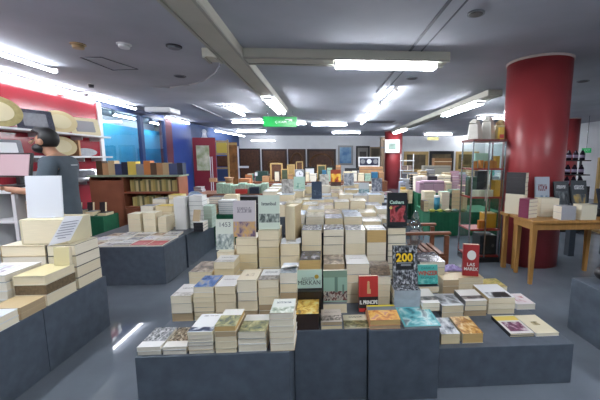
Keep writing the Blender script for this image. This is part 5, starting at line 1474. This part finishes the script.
bm = bmesh.new(); bm_cyl(bm, (0, 0, 0), (0, 0, 0.26), 0.055, n=20); fin('body', bm, mat('teal tin', '#2f7f96', 0.35, 0.2, 12), cn)
bm = bmesh.new(); bm_cyl(bm, (0, 0, 0.2605), (0, 0, 0.30), 0.06, 0.05, n=20); fin('lid', bm, WHITE, cn)
for k, (px, m_) in enumerate(((433, '#b9b850'), (441, '#a3ad4a'), (449, '#c9c2a0'), (456, '#7d9a8a'), (464, '#8d9a5a'))):
    q_ = oy(px, 210, 5.82)
    o = empty('sachet', '%s folded sachet along the front of the green table' % ORD[k].replace('top', 'first'), 'sachet', (q_.x, 5.865, 0.4505), R(0))
    bm = bmesh.new(); bm_ball(bm, (0, 0, 0.03), (0.06, 0.035, 0.03), 12); fin('pouch', bm, mat('sachet ' + m_, m_, 0.45, 0.15, 20), o)
    box('seal', (0.075, 0, 0.03), (0.02, 0.07, 0.004), mat('sachet ' + m_, m_, 0.45), o)
# beyond the red column
dt = empty('dark_table', 'dark clothed table behind the wooden table at the frame edge', 'table', (4.3, 4.72, 0))
box('table_top', (0, 0, 0.70), (1.5, 0.55, 0.04), S_['navy'], dt)
for sx in (-0.66, -0.1, 0.66): box('leg', (sx, -0.2, 0.34), (0.09, 0.09, 0.68), mat('dark slate leg', '#2f3944', 0.6), dt)
sh = empty('bottle_shelf', 'dark shelf unit with bottles beyond the red column', 'shelf', (4.85, 6.2, 0))
box('base', (0, 0, 0.45), (0.62, 0.35, 0.9), BLACK, sh)
for zz in (1.12, 1.40): box('shelf', (0, 0, zz), (0.62, 0.3, 0.02), BLACK, sh)
for xx in (-0.3, 0.3): box('post', (xx, 0.1, 1.2), (0.03, 0.03, 0.6), BLACK, sh)
for r_, zz in enumerate((0.901, 1.131, 1.411)):
    for k in range(4):
        o = empty('bottle', '%s bottle along the %s of the dark shelf' % (ORD[k].replace('top', 'first'), ('bottom shelf', 'middle shelf', 'uppermost shelf')[r_]), 'bottle', (4.63 + 0.14 * k, 6.15, zz), 0, 'bottles on the dark shelf')
        bm = bmesh.new(); bm_cyl(bm, (0, 0, 0), (0, 0, 0.13), 0.045, n=14); bm_cyl(bm, (0, 0, 0.13), (0, 0, 0.19), 0.04, 0.015, n=14)
        fin('body', bm, mat('dark bottle glass', '#2a1f2c', 0.2), o)
        bm = bmesh.new(); bm_cyl(bm, (0, 0, 0.04), (0, 0, 0.10), 0.0465, n=14); fin('paper_band', bm, mat('violet band', '#a396b0', 0.5), o)
es = empty('poster_board', 'white poster board in a wooden frame beyond the column', 'board', (5.6, 6.0, 0), R(-8))
box('board', (0, 0, 1.1), (0.52, 0.03, 0.7), WHITEM, es)
for xx in (-0.28, 0.28): box('post', (xx, 0.0, 0.73), (0.05, 0.05, 1.46), GOLDF, es)
box('foot', (0, 0, 0.02), (0.6, 0.4, 0.04), GOLDF, es)

def under(child, part):
    """make a child of the same thing a sub-part of one of its parts (both keep their place)"""
    off = Vector(part.location)
    child.parent = part
    child.location = Vector(child.location) - off
for o in list(bpy.data.objects):
    if o.parent is not None: continue
    kids = {}
    for c in o.children: kids.setdefault(c.name.split('.')[0], []).append(c)
    for ch, pa in (('sign_lettering', 'panel'), ('arrow', 'panel'), ('screen', 'screen_frame'), ('hands', 'dial'), ('dial', 'door'), ('carved_ring', 'picture'), ('paper_band', 'body'), ('border', 'board'), ('subtitle_bars', 'title_panel'), ('figures', 'body'), ('lid_seam', 'body'), ('string', 'body'), ('label_band', 'body'), ('printed_lines', 'sheet'), ('handle', 'glass_pane')):
        if ch in kids and pa in kids:
            for c in kids[ch]: under(c, kids[pa][0])
    if 'title_panel' in kids:
        for c in kids.get('title_lettering', []): under(c, kids['title_panel'][0])

# piles on the far floor and tables nobody could count from here
random.seed(5)
def far_pile(x, y, zb, h, w, l):
    n = max(2, int(h / 0.06))
    base = random.choice([P0, P2, P3, PG_TAN, S_['tan'], S_['grey'], S_['pink'], S_['brown'], S_['dark'], S_['silver'], S_['blue'], S_['mint'], S_['teal'], S_['white']])
    for i in range(n):
        rest_box(base, (x + random.uniform(-.01, .01), y + l / 2, zb + h * (i + 0.5) / n), (w * random.uniform(0.88, 1), l, h / n - 0.008), Matrix.Identity(4))
        rest_box(random.choice([S_['cream'], S_['grey'], S_['tan'], S_['white'], S_['brown']]), (x, y + l / 2, zb + h * (i + 1) / n - 0.004), (w, l, 0.006), Matrix.Identity(4))
for x in [i * 0.2 - 2.2 for i in range(20)]:
    if random.random() < 0.75: far_pile(x, 9.73, 0.8, random.uniform(0.1, 0.22), 0.17, 0.15) if not 0.85 < x < 1.8 else None
for x in [i * 0.21 - 2.8 for i in range(10)]: far_pile(x, 7.3, 0.7, random.uniform(0.06, 0.12), 0.17, 0.22) if not -2.6 < x < -1.3 else None
for x in [i * 0.2 + 2.14 for i in range(12)]: far_pile(x, 7.66, 0.68, random.uniform(0.3, 0.5), 0.18, 0.18)
for x in [i * 0.2 + 3.1 for i in range(7)]: far_pile(x, 7.05, 0.68, random.uniform(0.14, 0.3), 0.18, 0.2)
for x in [i * 0.23 + 3.4 for i in range(13)]: far_pile(x, 11.68, 0.8, random.uniform(0.12, 0.5), 0.19, 0.22) if not 3.2 < x < 5.3 else None
for x in [i * 0.2 + 1.1 for i in range(3)]: far_pile(x, 7.55, 0.42, random.uniform(0.1, 0.3), 0.17, 0.22) if x < 1.65 else None
if REST:
    mats_ = [m for m in REST]
    bm = bmesh.new()
    for mi, mn in enumerate(mats_):
        for c, s, rot in REST[mn]:
            mtx = rot @ Matrix.Translation(c) @ Matrix.Diagonal((s[0], s[1], s[2], 1))
            g = bmesh.ops.create_cube(bm, size=1.0, matrix=mtx)
            for f in {f for v in g['verts'] for f in v.link_faces}: f.material_index = mi
    o = fin('distant_books', bm, [bpy.data.materials[m] for m in mats_])
    tag(o, 'many small books piled on the magazine plinth, the bookcase and the rear tables', 'books', kind='stuff')
